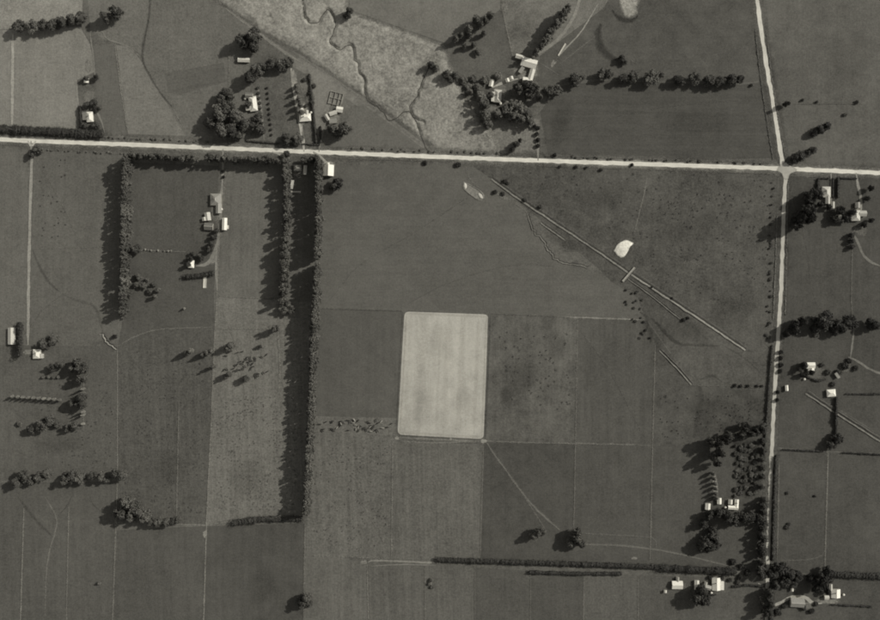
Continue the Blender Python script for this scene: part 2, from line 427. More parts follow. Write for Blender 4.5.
for pts, w, g, cv in [          # faint paths worn in the grass
 ([(486,441),(494,454),(506,470),(520,490),(534,507),(548,520),(560,530)], 2.2, 94, .8), ([(520,490),(530,505),(545,529)], 1.6, 88, .7),
 ([(578,544),(620,545),(655,549),(690,556),(730,566)], 2.2, 90, .8), ([(580,533),(640,536),(656,538),(656,550)], 1.4, 84, .7),
 ([(647,176),(645,190),(640,210),(634,234)], 1.3, 100, .7), ([(660,252),(680,258),(700,266)], 1.5, 92, .5),
 ([(397,437),(420,438.5),(452,440),(480,441)], 1.6, 118, .8), ([(400,441),(440,443),(470,441),(482,441)], 1.6, 112, .7),
 ([(558,57),(568,46),(580,34),(590,18),(598,4)], 1.4, 132, .9), ([(560,64),(575,52),(596,36)], 1.2, 100, .6), ([(538,62),(548,68),(560,76)], 1.3, 98, .7),
 ([(45,497),(52,508),(57,518),(56,530),(50,548),(46,570),(45,615)], 1.8, 98, .7), ([(58,516),(68,505),(72,496)], 1.5, 70, .7),
 ([(118,346),(135,336),(157,329),(185,328),(214,327)], 1.4, 96, .7), ([(190,322),(200,308)], 1.3, 98, .5),
 ([(780,560),(805,560),(820,557),(826,550)], 1.6, 84, .8), ([(812,560),(818,566)], 1.2, 84, .6),
 ([(225,8),(255,30),(278,48),(300,62)], 3.5, 126, .7), ([(240,12),(270,36),(286,50)], 1.4, 90, .7), ([(279,8),(283,28),(286,46)], 1.4, 78, .8),
 ([(290,50),(330,76),(366,102),(400,128),(432,152)], 2.0, 112, .5), ([(90,32),(92,46),(94,64),(95,78)], 1.8, 122, .8), ([(95,31),(103,31),(106,39),(118,43),(130,47),(140,57)], 1.8, 112, .8),
 ([(172,106),(178,118),(186,130)], 1.6, 110, .7),
 ([(812,395),(830,404),(845,413),(875,432)], 1.2, 84, .8), ([(846,430),(842,445)], 1.2, 78, .6),
 ([(420,440),(404,446),(398,456)], 1.4, 100, .5), ([(340,558),(352,566),(360,580)], 1.2, 98, .4),
 ([(465,166),(468,176),(474,184),(482,190)], 1.6, 96, .7), ([(503,196),(520,206),(528,214)], 2.5, 94, .7),
 ([(330,300),(360,262),(410,236),(470,196)], 1.2, 92, .35), ([(400,308),(452,280),(520,262),(560,268)], 1.2, 92, .3), ([(222,310),(238,350),(246,400),(240,470),(232,516)], 1.2, 108, .4), ([(126,350),(150,380),(170,440),(174,515)], 1.1, 88, .35),
 ([(312,432),(340,470),(372,520),(389,554)], 1.1, 102, .35), ([(655,440),(690,420),(740,392)], 1.2, 80, .4), ([(580,330),(610,370),(640,430),(650,444)], 1.1, 82, .35), ([(36,160),(60,200),(80,244)], 1.2, 98, .35), ([(790,190),(806,240),(812,300),(830,318)], 1.1, 78, .35), ([(550,148),(600,120),(680,104),(760,100)], 1.1, 80, .35), ([(20,340),(50,300),(96,280)], 1.1, 100, .35),
]: strip('worn_path', pts, w*1.2, g+4, cv, .5, .6, zoff=.15, fade=.95)
for pts, w, g, cv in [          # wet hollows and old channels where the grass grows darker, plus two crescents with painted shading
 ([(150,-20),(150,12),(147,28),(142,50),(143,64),(152,80),(163,97),(174,109)], 2.2, 58, .9),
 ([(33,250),(37,262),(44,275),(52,286),(60,292)], 3.0, 70, .8), ([(62,294),(80,302),(95,305),(101,322),(103,334)], 3.0, 74, .6),
 ([(18,497),(28,510),(36,520),(44,528),(52,536)], 3.0, 68, .8), ([(90,497),(93,505),(100,510)], 1.6, 70, .8),
 ([(601,24),(598,34),(600,48),(608,56),(618,60)], 8, 46, 1.2), ([(612,10),(618,18),(630,22),(638,16)], 5, 46, 1.2),  # gully crescents: the hollow's shading painted in with the darker grass
 ([(651,318),(660,326),(672,340),(684,346)], 4, 58, .8), ([(655,322),(676,345),(700,345),(720,346)], 3, 60, .7),
 ([(680,362),(676,372),(688,378)], 4, 58, .7), ([(700,384),(702,400),(698,420),(694,438)], 6, 57, .7), ([(700,380),(712,374),(722,382)], 3, 58, .7),
 ([(640,312),(648,318),(646,326),(652,334),(650,344)], 4, 56, .8), ([(724,346),(745,358),(760,372)], 2, 62, .6),
 ([(398.5,440.5),(440,442),(482,443.5)], 1.4, 54, .6), ([(490.3,315),(485.2,440)], 1.8, 58, .7), ([(402.6,312),(396,434)], 1.6, 58, .7),
]: strip('wet_shaded_hollow', pts, w*1.25, g+2, cv*.6, .5, .7, zoff=.15, fade=.6)
for a in [
 (blob(702,408,26,16,0), 58, .5), (blob(520,375,22,26,20), 66, .55), (blob(506,395,10,14), 62, .5), (blob(555,345,14,18), 66, .4), (blob(560,240,26,10,33), 70, .5),
 (blob(690,330,26,14,35), 66, .5), (blob(735,310,26,18), 70, .4), (blob(600,200,40,16), 70, .35), (blob(690,230,40,26), 70, .35), (blob(246,480,22,26), 90, .5), (blob(262,588,26,18), 66, .4),
 (blob(700,120,50,18), 62, .4), (blob(170,470,20,26), 76, .4), (blob(60,445,30,12), 74, .4), (blob(850,60,30,40), 78, .4), (blob(520,30,14,18), 100, .5), (blob(560,120,14,26,20), 60, .5)]:
    patch('grass_patch', a[0], a[1], a[2]*.55, .8, .9, inner=.12)
# bare yards
for pts, g, cv in [
 (blob(525,72,14,13,15), 128, .8), (blob(500,92,9,12), 122, .7), (blob(331,117,12,9), 120, .85), (blob(302,112,7,15), 140, .9), (blob(294,80,4,14,-8), 140, .8),
 (blob(252,104,9,12), 112, .8), (blob(216,212,7,14), 116, .7), (blob(214,258,4,8,15), 126, .8), (blob(327,165,9,5), 138, .8), (blob(298,172,9,8), 108, .8), (blob(28,352,7,4), 120, .8),
 (blob(826,198,9,8), 100, .8), (blob(858,214,9,8), 116, .8), (blob(816,372,14,9), 86, .8), (blob(845,366,8,8), 84, .8), (blob(728,503,14,7), 84, .7), (blob(715,485,3.5,15,-6), 132, .8), (blob(695,586,26,6), 92, .7),
 (blob(828,600,14,5), 112, .8), (blob(808,606,7,6), 100, .8), (blob(553,64,3,5,30,wob=.4), 116, .8), (blob(564,48,5,3,-50), 110, .8), (blob(89,97,8,9), 104, .8), (blob(88,66,4,7), 116, .8), (blob(88,118,9,12), 96, .8),
 (blob(484,441,5,2.5), 140, .9), (blob(397,438,3,2.5), 140, .9), (blob(451,439,2,2), 130, .9), (blob(633,61,3,3), 96, .6), ([(617,-6),(642,-6),(640,8),(637,18),(630,20),(623,18),(619,8)], 150, .95), (blob(504,9,5,8), 116, .7), (blob(364,562,4,3), 130, .8), (blob(205,534,2.5,5), 118, .8),
 (blob(634,558,4,2), 120, .8), (blob(430,584,3,6), 112, .8), (blob(840,205,6,14), 82, .5), (blob(860,230,9,8), 92, .7), (blob(502,196,8,3,30), 112, .7), (blob(306,85,9,14,-10), 104, .7), (blob(310,100,6,10,-8), 88, .8), (blob(307,132,6,12,-4), 100, .6)]:
    patch('bare_yard', pts, g, cv, .7, .9, inner=.45, zoff=.2)

for a_ in (.07, .19, .245, .43, .52, .69, .73, .9):
    a_ += random.uniform(-.02, .02); x0_ = 404.5+84*a_; x1_ = 397.5+86*a_
    strip('mown_swath', [(x0_, 315+3*a_), (x1_, 431+4*a_)], random.uniform(1.5, 9), random.choice((158, 164, 168, 152)), random.uniform(.05, .14), .4, .3, zoff=.15, fade=.8, curve=0)
strip('mown_swath', [(407,313.5),(486.5,316.5),(482,437),(400,432.5),(406.5,314)], 3.0, 168, .3, .4, .3, zoff=.15, fade=.7, curve=0)
for a_ in (blob(440,345,20,26), blob(462,400,14,22), blob(424,400,12,20)): patch('mown_swath', a_, 146, .13, .6, .5, inner=.1, zoff=.14)
# --- drains: a channel between two low spoil banks
def drain(pts, wid, g_bank, g_ch, left=.5, right=1.0, name='drain', wob=.3):
    line = resample(smooth_line(pts, 2) if wob > 1 else pts, 2.5); nn = normals2(line); v = []; e = []; f = []; tn = []
    prof = [(-1.0, 0, 0, 0), (-.72, left, 1, 0), (-.42, left*.9, 1, 0), (-.16, .05, 1, 1), (.16, .05, 1, 1), (.40, right, 1, 2), (.66, right, 1, 2), (1.0, 0, 0, 0)]
    m = len(prof)
    for i, (p, n) in enumerate(zip(line, nn)):
        for t, z, ee, k in prof:
            end = min(1.0, .25+.2*min(i, len(line)-1-i)); wv = 1+.3*mnoise.noise(Vector((i*.3, pts[0][0], 3)))
            q = p+n*(t*wid*.5*wv+1.1*wob*mnoise.noise(Vector((i*(.22 if wob < 1 else .5), pts[0][1], 2)))+.3*mnoise.noise(Vector((i*.8, t*3, 2)))); zz = z*end*(1+.7*mnoise.noise(Vector((i*.5, t, 5))))
            v.append(P(q.x, q.y)+Vector((0, 0, .2+zz))); e.append(ee); tn.append(k)
        if i:
            for c in range(m-1): a = (i-1)*m+c; f.append((a, a+1, a+m+1, a+m))
    o = empty(name, (0, 0, 0)); tag(o, kind='structure')
    for nm, sel, g in (('bank', lambda c: c not in (3, 4, 5), None), ('channel_bed', lambda c: c == 3, g_ch), ('spoil_bank', lambda c: c in (4, 5), g_bank)):
        ff = [q for i, q in enumerate(f) if sel(i % (m-1))]
        used = sorted({a for q in ff for a in q}); mp = {a: i for i, a in enumerate(used)}
        me = mesh(nm, [v[a] for a in used], [tuple(mp[a] for a in q) for q in ff], M_SOFT, True); attr(me, 'edge', [e[a] for a in used])
        if me.polygons[0].normal.z < 0: me.flip_normals()
        c = link(nm, me, o); params(c, tone_shift(g or 72), .5, .2, 0, .8)
    return o
drain([(492,178),(512,193),(540,212),(572,233),(602,253),(630,272.5)], 6.0, 104, 46, .4, .45)
drain([(632,273.5),(664,294.5),(700,318),(746,349)], 6.4, 124, 46, .5, .55)
drain([(541,222),(552,230),(566,240)], 4.5, 96, 52, .4, .5); drain([(628,278),(650,294),(681,319)], 3.6, 92, 50, .4, .5)
drain([(660,350),(676,366),(692,384)], 4.5, 100, 44, .8, .6)
drain([(806,392),(830,408),(850,421),(885,443)], 6.0, 98, 42, .7, .6)
drain([(528,214),(532,226),(534,232),(541,237),(546,243),(548,250),(553,255),(558,261),(566,263),(575,264),(590,267)], 3.6, 96, 58, .3, .4, name='old_stream_bank', wob=2.4)
drain([(101,333),(106,338),(110,344),(117,349)], 4.4, 130, 48, .6, .8, name='old_stream_bank', wob=2.4)
# heap of bare shingle, the long pit and its ends
patch('shingle_patch', [(613,251),(616,245),(621,241),(627,239),(631,241),(635,243),(630,247),(628,253),(623,259),(617,257)], 222, 1.0, .45, .6, inner=.74, zoff=.2, h=1.1)
def shingle_pit():
    o = empty('shingle_pit', (0, 0, 0)); tag(o, kind='structure')
    ring = [(463.5,187),(464.5,183),(467,183.5),(474,187.5),(481.5,192),(483.5,196),(481,199.5),(477,199.5),(470,194.5),(465,190.5)]
    r2 = smooth_line(ring+[ring[0]], 1)[:-1]; n = len(r2); c = Vector((474, 191))
    v = [P(*(c+(p-c)*s))+Vector((0, 0, z)) for s, z in ((1.16, .2), (1.0, .7), (.8, .3)) for p in r2]
    f = [(k*n+i, k*n+(i+1) % n, (k+1)*n+(i+1) % n, (k+1)*n+i) for k in (0, 1) for i in range(n)]
    me = mesh('rim', v, f, M_PAST); me.flip_normals() if me.polygons[0].normal.z < 0 else None
    params(link('rim', me, o), 112, .5, .1, 0, .9)
    me = mesh('pit_floor', [P(*(c+(p-c)*.84))+Vector((0, 0, .33)) for p in r2], [tuple(range(n))], M_PAST)
    if me.polygons[0].normal.z < 0: me.flip_normals()
    params(link('pit_floor', me, o), 122, .4, .1, 0, .6)
    for q in (blob(465.5,186,1.4,3,-10), blob(480.5,196,1.6,3.2,-40)):
        me = mesh('shingle_end', [P(*p)+Vector((0, 0, .75)) for p in q]+[P(*q[0])*0+P(sum(p[0] for p in q)/12, sum(p[1] for p in q)/12)+Vector((0, 0, 1.1))], [(i, (i+1) % 12, 12) for i in range(12)], M_PAST)
        if me.polygons[0].normal.z < 0: me.flip_normals()
        params(link('shingle_end', me, o), 190, .2, .1, 0, .4)
shingle_pit()

# ------------------------------------------------------------------ foliage meshes
def leaf_quad(v, f, lv, c, nrm, s, var):
    t = nrm.orthogonal().normalized(); t.rotate(Matrix.Rotation(random.uniform(0, 6.28), 3, nrm)); b = nrm.cross(t)
    i = len(v); k = random.uniform(.6, 1.1)
    v += [c-t*s-b*s*k*.6, c+t*s*.7-b*s*k, c+t*s+b*s*k*.5+nrm*s*.25, c-t*s*.6+b*s*k]
    f.append((i, i+1, i+2, i+3)); lv += [var]*4
def ico(sub):
    bm = bmesh.new(); bmesh.ops.create_icosphere(bm, subdivisions=sub, radius=1.0)
    v = [x.co.copy() for x in bm.verts]; f = [tuple(y.index for y in x.verts) for x in bm.faces]; bm.free(); return v, f
ICO_V, ICO_F = ico(2)
def add_core(v, f, lv, c, r, seed, k=.8):
    i = len(v)
    for p in ICO_V:
        s = k*(1+.3*mnoise.noise(p*2.2+Vector((seed, 0, 0))))
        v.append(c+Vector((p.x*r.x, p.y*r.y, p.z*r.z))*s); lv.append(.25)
    f += [tuple(a+i for a in q) for q in ICO_F]
def crown_mesh(kind, seed):
    """unit crown: radius 1, z from 0 to 1 (scaled to the tree's radius and height)"""
    rs = random.getstate(); random.seed(seed)
    v, f, lv = [], [], []
    lobes = []
    if kind == 'round':
        for i in range(30):
            a = random.uniform(0, 6.28); z = random.uniform(.24, .93); env = math.sqrt(max(.05, 1-((z-.52)/.46)**2))
            rr = env*math.sqrt(random.random())*.78; s = random.uniform(.16, .34)
            lobes.append((Vector((rr*math.cos(a), rr*math.sin(a), z)), Vector((s, s, s*.42))))
        lobes.append((Vector((0, 0, .52)), Vector((.55, .55, .3))))
        n = 1700; s0 = .07
    elif kind == 'pine':
        for i in range(34):
            z = random.uniform(.12, .96); env = (1-max(0, (z-.55)/.45)**2.2*.7)*.8; a = random.uniform(0, 6.28); d = env*math.sqrt(random.random()); s = random.uniform(.16, .3)*(1.15-.45*z)
            lobes.append((Vector((d*math.cos(a), d*math.sin(a), z)), Vector((s, s, .05))))
        for i in range(6): z = .2+i*.13; lobes.append((Vector((0, 0, z)), Vector((.52-.04*i, .52-.04*i, .1))))
        n = 1700; s0 = .07
    elif kind == 'poplar':
        for i in range(9):
            z = .1+i*.1; rr = (.5, .72, .85, .9, .85, .75, .62, .45, .28)[i]
            lobes.append((Vector((random.uniform(-.25, .25), random.uniform(-.25, .25), z)), Vector((rr, rr, .08))))
        n = 800; s0 = .15
    else:   # bush
        for i in range(6):
            a = i*1.05+random.uniform(-.3, .3); rr = random.uniform(.2, .5); s = random.uniform(.4, .55)
            lobes.append((Vector((rr*math.cos(a), rr*math.sin(a), random.uniform(.3, .6))), Vector((s, s, s*.75))))
        n = 420; s0 = .14
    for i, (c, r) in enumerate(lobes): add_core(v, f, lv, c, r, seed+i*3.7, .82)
    wts = [l[1].x for l in lobes]
    lobevar = [random.uniform(0, .5) for _ in lobes]
    zs = {'round': .45, 'pine': .2, 'poplar': .14, 'bush': .8}[kind]
    for _ in range(n):
        j = random.choices(range(len(lobes)), wts)[0]; c, r = lobes[j]
        d = Vector((random.gauss(0, 1), random.gauss(0, 1), random.gauss(0, 1)+.35)).normalized()
        k = random.uniform(.8, 1.3)
        p = c+Vector((d.x*r.x, d.y*r.y, d.z*r.z))*k
        nrm = (d+Vector((random.gauss(0, .8), random.gauss(0, .8), random.gauss(0, .8)))).normalized()
        i0 = len(v); leaf_quad(v, f, lv, Vector((0, 0, 0)), nrm, s0*random.uniform(.7, 1.4), min(1, lobevar[j]+random.uniform(0, .5)))
        for q in range(i0, len(v)): v[q] = p+Vector((v[q].x, v[q].y, v[q].z*zs))
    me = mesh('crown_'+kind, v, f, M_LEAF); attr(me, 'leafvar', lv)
    random.setstate(rs); return me
def tube(v, f, a, b, r0, r1, n=6):
    d = (b-a).normalized(); t = d.orthogonal().normalized(); u = d.cross(t); i = len(v)
    for p, r in ((a, r0), (b, r1)):
        for k in range(n):
            an = 2*math.pi*k/n; v.append(p+t*r*math.cos(an)+u*r*math.sin(an))
    f += [(i+k, i+(k+1) % n, i+n+(k+1) % n, i+n+k) for k in range(n)]; f.append(tuple(i+n+k for k in range(n)))
def trunk_mesh(kind, seed):
    rs = random.getstate(); random.seed(seed); v, f = [], []
    top = {'round': .55, 'pine': .95, 'poplar': .93, 'bush': .5}[kind]; r = {'round': .075, 'pine': .07, 'poplar': .2, 'bush': .05}[kind]
    zs = [0, .08, .3, .6, 1.0]; pr = [1.5, 1, .85, .55, .15]
    pp = [Vector((random.uniform(-.03, .03)*z, random.uniform(-.03, .03)*z, z*top)) for z in zs]
    for a, b, r0, r1 in zip(pp, pp[1:], pr, pr[1:]): tube(v, f, a, b, r*r0, r*r1)
    for i in range(6):
        z = random.uniform(.25, .5)*(1 if kind in ('round', 'bush') else 1.5); a = i*1.05+random.uniform(-.3, .3); d = .5 if kind != 'poplar' else .6
        tube(v, f, Vector((0, 0, z*top)), Vector((d*math.cos(a), d*math.sin(a), min(.85, z*top+.22))), r*.5, r*.15, 5)
    random.setstate(rs); return mesh('trunk_'+kind, v, f, M_BARK)
CROWNS = {k: [crown_mesh(k, 11+i*17) for i in range(n)] for k, n in (('round', 6), ('pine', 6), ('poplar', 4), ('bush', 4))}
TRUNKS = {k: [trunk_mesh(k, 5+i) for i in range(2)] for k in CROWNS}
KINDNAME = {'round': 'tree', 'pine': 'conifer', 'poplar': 'poplar', 'bush': 'shrub'}
def tree(kind, px, py, r, h, g, label, group=None, name=None):
    if kind == 'round' and g <= 56:          # the dark masses read off the photograph are mostly cast shade: the stem stands sunward of them
        h *= 1.6; r *= 1.1; px += .906*.38*h; py -= .423*.38*h
    if kind == 'bush': tg = g*1.12+6
    elif kind == 'poplar': tg = g*1.15+12
    else: tg = ((90 if kind == 'pine' else 86)+(g-50)*.9)*(1.0 if px < 600 else max(.76, 1-(px-600)/800))  # crowns painted dimmer towards the right, light falloff put into leaf tone
    p = P(px, py, h*.6); p.z = 0.1
    o = empty(name or {'round': 'broadleaf_tree', 'pine': 'conifer_tree', 'poplar': 'poplar_tree', 'bush': 'shrub'}[kind], p, random.uniform(0, 6.28))
    if len(label.split()) > 16: print('LONG', label)
    tag(o, label, 'shrub' if kind == 'bush' else 'tree', group)
    j = random.uniform(.92, 1.08)
    t = link('trunk', random.choice(TRUNKS[kind]), o); t.scale = (r, r, h)
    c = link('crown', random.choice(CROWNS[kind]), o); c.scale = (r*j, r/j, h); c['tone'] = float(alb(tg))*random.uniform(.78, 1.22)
    return o
ORD = ['first', 'second', 'third', 'fourth', 'fifth', 'sixth', 'seventh', 'eighth', 'ninth', 'tenth', 'eleventh', 'twelfth', 'thirteenth', 'fourteenth', 'fifteenth', 'sixteenth']
NUM = ['', 'one', 'two', 'three', 'four', 'five', 'six', 'seven', 'eight', 'nine', 'ten', 'eleven', 'twelve', 'thirteen', 'fourteen', 'fifteen', 'sixteen']
def cluster(items, where, kind='round', g=62, byy=False, noun=None):
    """items: (px, py, r, h[, kind[, g]]) ; one label each, told apart by place in the cluster"""
    items = sorted(items, key=lambda t: t[1 if byy else 0]); n = len(items)
    noun = noun or {'round': 'tree', 'pine': 'conifer', 'poplar': 'poplar', 'bush': 'shrub'}[kind]
    for i, it in enumerate(items):
        k = it[4] if len(it) > 4 else kind; gg = it[5] if len(it) > 5 else g
        frm = 'from top' if byy else 'from left'
        if n == 1: lab = f'lone {noun} {where}'
        elif n <= 16: lab = f'{ORD[i]} {noun} {frm} of {NUM[n]} {where}'
        else: lab = f'{noun} {where}'
        tree(k, it[0], it[1], it[2], it[3], gg, lab, (f'{noun}s {where}' if n > 1 else None))
def rushes(items, g):
    v, f, lv = [], [], []
    for x, y, r, h in items:
        c = P(x, y)
        for _ in range(14):
            a = random.uniform(0, 6.28); k = r*math.sqrt(random.random()); q = c+Vector((k*math.cos(a), k*math.sin(a), .1+h*random.uniform(.3, .9)))
            leaf_quad(v, f, lv, q, Vector((random.gauss(0, .5), random.gauss(0, .5), 1)).normalized(), random.uniform(.2, .4), random.random())
    me = mesh('rushes', v, f, M_LEAF); attr(me, 'leafvar', lv)
    o = link('rushes', me); o['tone'] = float(alb(g)); o['kind'] = 'stuff'; return o
def row(pts, spacing, r, h, g, kind, label, group, jit=.6, gaps=(), hv=.15):
    line = [p for p in resample(pts, spacing) if not any(a <= p.y <= b for a, b in gaps)]
    hz = abs(line[-1].x-line[0].x) > abs(line[-1].y-line[0].y)
    base = label
    for i_, p in enumerate(line):
        if len(line) <= 16: label = f'{ORD[i_]} from {"left" if hz else "top"}, {base}'
        if any(a <= p.y <= b for a, b in gaps): continue
        k = random.uniform(1-hv, 1+hv)
        tree(kind, p.x+random.uniform(-jit, jit), p.y+random.uniform(-jit, jit), r*random.uniform(.75, 1.25), h*k, g*random.uniform(.93, 1.07), label, group)

def hedge(pts, w, h, g, label, dens=2.2, cat='hedge', irr=.25):
    line = resample(pts, 1.5); nn = normals2(line); v, f, lv = [], [], []
    L = sum((b-a).length for a, b in zip(line, line[1:]))
    seed = random.random()*90
    def prof(i): return 1+irr*1.6*mnoise.noise(Vector((i*.23, seed, 0)))+irr*mnoise.noise(Vector((i*.9, seed, 4)))
    m = 8
    for i, (p, n) in enumerate(zip(line, nn)):
        k = prof(i); end = min(1, .55+.3*min(i, len(line)-1-i))
        for q in range(m):
            a = math.pi*q/(m-1); x = math.cos(a)*w*.42*k*end; z = (math.sin(a)**.6)*h*.86*k*end
            c = p+n*x; v.append(P(c.x, c.y, z)+Vector((0, 0, .1))); lv.append(.25)
        if i: f += [((i-1)*m+q, (i-1)*m+q+1, i*m+q+1, i*m+q) for q in range(m-1)]
    cnt = int(L*(w+2*h)*dens*.5)
    for _ in range(cnt):
        i = random.randrange(len(line)-1); t = random.random(); p = line[i].lerp(line[i+1], t); n = nn[i]; k = prof(i+t)*random.uniform(.88, 1.12)
        a = random.uniform(0, math.pi); x = math.cos(a)*w*.5*k; z = (math.sin(a)**.6)*h*.95*k
        c = p+n*x; d = Vector((n.x*math.cos(a), -n.y*math.cos(a), math.sin(a)+.1))
        d = (d+Vector((random.gauss(0, .45), random.gauss(0, .45), random.gauss(0, .45)))).normalized()
        leaf_quad(v, f, lv, P(c.x, c.y, z)+Vector((0, 0, .1)), d, random.uniform(.3, .6), random.random())
    sv, sf = [], []
    for i in range(0, len(line), 2):
        c = P(line[i].x, line[i].y); tube(sv, sf, c, c+Vector((0, 0, h*.6)), .12, .05, 5)
    c0 = P(line[0].x, line[0].y)
    o = empty('hedge', c0); tag(o, label, cat)
    me = mesh('foliage', [q-c0 for q in v], f, M_LEAF); attr(me, 'leafvar', lv)
    c = link('foliage', me, o); c['tone'] = float(alb(g*1.2+6))
    link('stems', mesh('stems', [q-c0 for q in sv], sf, M_BARK), o)['kind'] = 'stuff'
    return o

# ------------------------------------------------------------------ shelterbelts
row([(126.5,156),(125,230),(123,312)], 4.4, 4.6, 22.5, 52, 'pine', 'tall conifer in the shelterbelt beside the left farm lane paddock', 'conifers of the left shelterbelt', gaps=((281,285),), hv=.12)
row([(131,155.5),(163,157),(194,159)], 4.6, 4.4, 15, 62, 'round', 'dense tree in the roadside belt joining the left shelterbelt top', 'trees of the left roadside belt')
row([(209,158.5),(240,159.5),(276,161)], 4.6, 4.4, 16, 62, 'round', 'dense tree in the roadside belt right of the farm drive', 'trees of the right roadside belt')
row([(286,162),(287,200),(286,239)], 4.6, 4.8, 20, 54, 'pine', 'tall tree in the short shelterbelt left of the long one, upper part', 'trees of the short shelterbelt, upper part', hv=.2)
row([(285,250),(284,280),(283,300)], 5.0, 5.2, 19, 63, 'round', 'tall tree in the short shelterbelt left of the long one, lower part', 'trees of the short shelterbelt, lower part', hv=.22)
row([(318.5,160),(318,230),(315.5,300),(312,380),(309,450),(305.5,512)], 3.7, 4.6, 25, 54, 'pine', 'tall conifer in the long shelterbelt left of the pale mown field', 'conifers of the long shelterbelt', gaps=((259,263),), hv=.1)
cluster([(288,304,5,11),(291,310,5,10),(283,309,5,12)], 'clumped at the foot of the short shelterbelt', 'round', 62)
row([(568,8),(560,20),(551,33),(541,46),(536,52)], 4.6, 4.6, 19, 56, 'pine', 'tall conifer in the slanting belt above the big barn', 'conifers of the slanting belt')
row([(764,500),(763,540),(761,574)], 5.2, 4.6, 15, 50, 'pine', 'dark roadside tree left of the lower south road', 'trees left of the lower south road')

# ------------------------------------------------------------------ hedges
hedge([(-20,128),(40,131),(103,134.5)], 9, 6, 52, 'broad dark trimmed hedge along the main road at far left')
hedge([(232,523),(262,519),(303,518.5)], 6.5, 5, 54, 'dark hedge at the foot of the long shelterbelt')
hedge([(436,559.5),(500,561.5),(560,563.5),(620,565.5),(660,567)], 5.5, 5, 50, 'long dark hedge across the bottom centre paddocks')
hedge([(528,572),(570,573.5),(622,573.5)], 4, 3.6, 54, 'shorter dark hedge just below the long bottom hedge')
hedge([(660,568),(700,570),(737,571.5)], 8, 6, 46, 'thick dark hedge above the three white bottom roofs')
hedge([(776.5,455),(774.5,500),(773,560)], 4, 4, 48, 'dark hedge tight against the right side of the south road')
hedge([(771.5,585),(771,640)], 5, 6, 48, 'dark hedge right of the road end at bottom edge')
hedge([(826,574),(850,575),(900,577)], 6.5, 6, 46, 'dark hedge above the bottom right homestead')
hedge([(79.5,106),(81,128)], 3, 5, 44, 'narrow dark hedge left of the oval-roofed house')
hedge([(309,74),(312,100),(316,143)], 2.4, 3, 50, 'thin dark hedge right of the long garden strip')
hedge([(320.5,126),(320.5,143)], 2.2, 3.5, 46, 'short upright hedge beside the roadside yard drive')
hedge([(246,141),(279,143.5)], 1.8, 2, 52, 'low front hedge of the upper left homestead')
hedge([(303,144),(320,145)], 1.8, 2, 52, 'low front hedge of the white-roofed roadside house')
hedge([(183,277),(197,276),(214,273)], 5, 5, 46, 'dark hedge below the small white cottage')
hedge([(818.5,178),(818,191)], 2.2, 3, 44, 'left garden hedge of the right crossroads house')
hedge([(838.5,177),(838,198)], 2.4, 3.5, 44, 'right garden hedge beside the crossroads house path')
hedge([(833,178),(833,198)], 1.8, 2.5, 46, 'low garden hedge along the crossroads house path')
hedge([(819,178.5),(830,178.5)], 1.6, 2, 48, 'roadside hedge in front of the crossroads house')
hedge([(840,178),(857,178.5)], 1.6, 2, 48, 'roadside hedge between the two right drives')
hedge([(836.5,397),(836,437)], 2.6, 4, 44, 'upright hedge crossing the right hand drain')
hedge([(783,449.5),(804,450.5),(823,451.5)], 1.8, 2.2, 46, 'low dark hedge left of the round right tree')
hedge([(842,452.5),(900,455.5)], 1.8, 2.2, 46, 'low dark hedge right of the round right tree')
hedge([(846,394),(890,394)], 1.8, 2, 48, 'low hedge right of the square white roof')
hedge([(732,586.5),(748,585),(764,586)], 2.6, 3, 48, 'garden hedge right of the white bottom farmhouse')
hedge([(832,604.5),(872,606.5)], 2, 2.2, 48, 'low patchy hedge under the bottom right homestead')
hedge([(700,594.5),(716,594.8)], 1.4, 1.8, 48, 'low hedge below the white bottom farmhouse')
hedge([(843,437),(843,437.8),(843,442)], 2, 2, 60, 'stub of hedge beside the round right tree')
hedge([(20,322),(19,356)], 6, 9, 50, 'tall dark hedge left of the farm lane end')
hedge([(805,376),(818,381),(826,379)], 2, 2.5, 46, 'crooked hedge below the big white right house')
hedge([(777,215),(775.5,260),(773,320)], 1.0, .6, 84, 'thin scrubby hedge along the left side of the upper south road', irr=.5)
hedge([(772,345),(768,400),(764,460)], 2.0, 2.4, 48, 'dark scrubby hedge along the left side of the middle south road', irr=.4)
hedge([(788,182),(787,230),(785,315)], 1.0, .5, 86, 'thin hedge along the right side of the upper south road', irr=.5)
hedge([(755,30),(760,75),(768,130),(773,160)], 1.0, .6, 84, 'thin scrubby hedge left of the north road', irr=.5)
hedge([(766,30),(771,75),(780,130),(785,156)], 1.0, .5, 86, 'thin scrubby hedge right of the north road', irr=.5)

# ------------------------------------------------------------------ single trees and clumps
C = cluster
C([(14,30,7,9),(27,28,7,9),(39,27,6,8),(49,26,7,9),(58,25,6,9),(67,22,6,9),(75,20,6,8)], 'in the row across the top left corner', g=56)
C([(100,20,6,11),(109,15,7,12)], 'clumped near the top left corner row', g=52)
C([(84,106,3.5,5),(91,105,4,5),(96,109,3.5,5),(83,127,3,4),(93,127,4,5)], 'ringing the oval-roofed house', g=50)
C([(83,80,2.6,5),(93,78,3,6)], 'flanking the tiny upper left shed', g=50)
C([(245,39,8,13),(236,44,7,12),(247,49,6,10)], 'above the white shed of the upper left homestead', g=46)
C([(250,74,7,12),(244,80,7,11)], 'below the white shed of the upper left homestead', g=46)
C([(258,69,6,8),(267,67,6.5,9),(276,66,6.5,9),(284,65,5,8)], 'in the row over the upper left orchard', g=50)
C([(223,96,6.5,9),(216,101,6,9)], 'left of the upper left homestead', g=50)
C([(211,117,9,14),(221,113,8,12),(229,121,8,13),(239,128,7,11),(214,132,9,12),(227,134,8,11),(205,126,7,10),(235,137,5,8)], 'in the dense clump left of the upper left homestead', g=52)
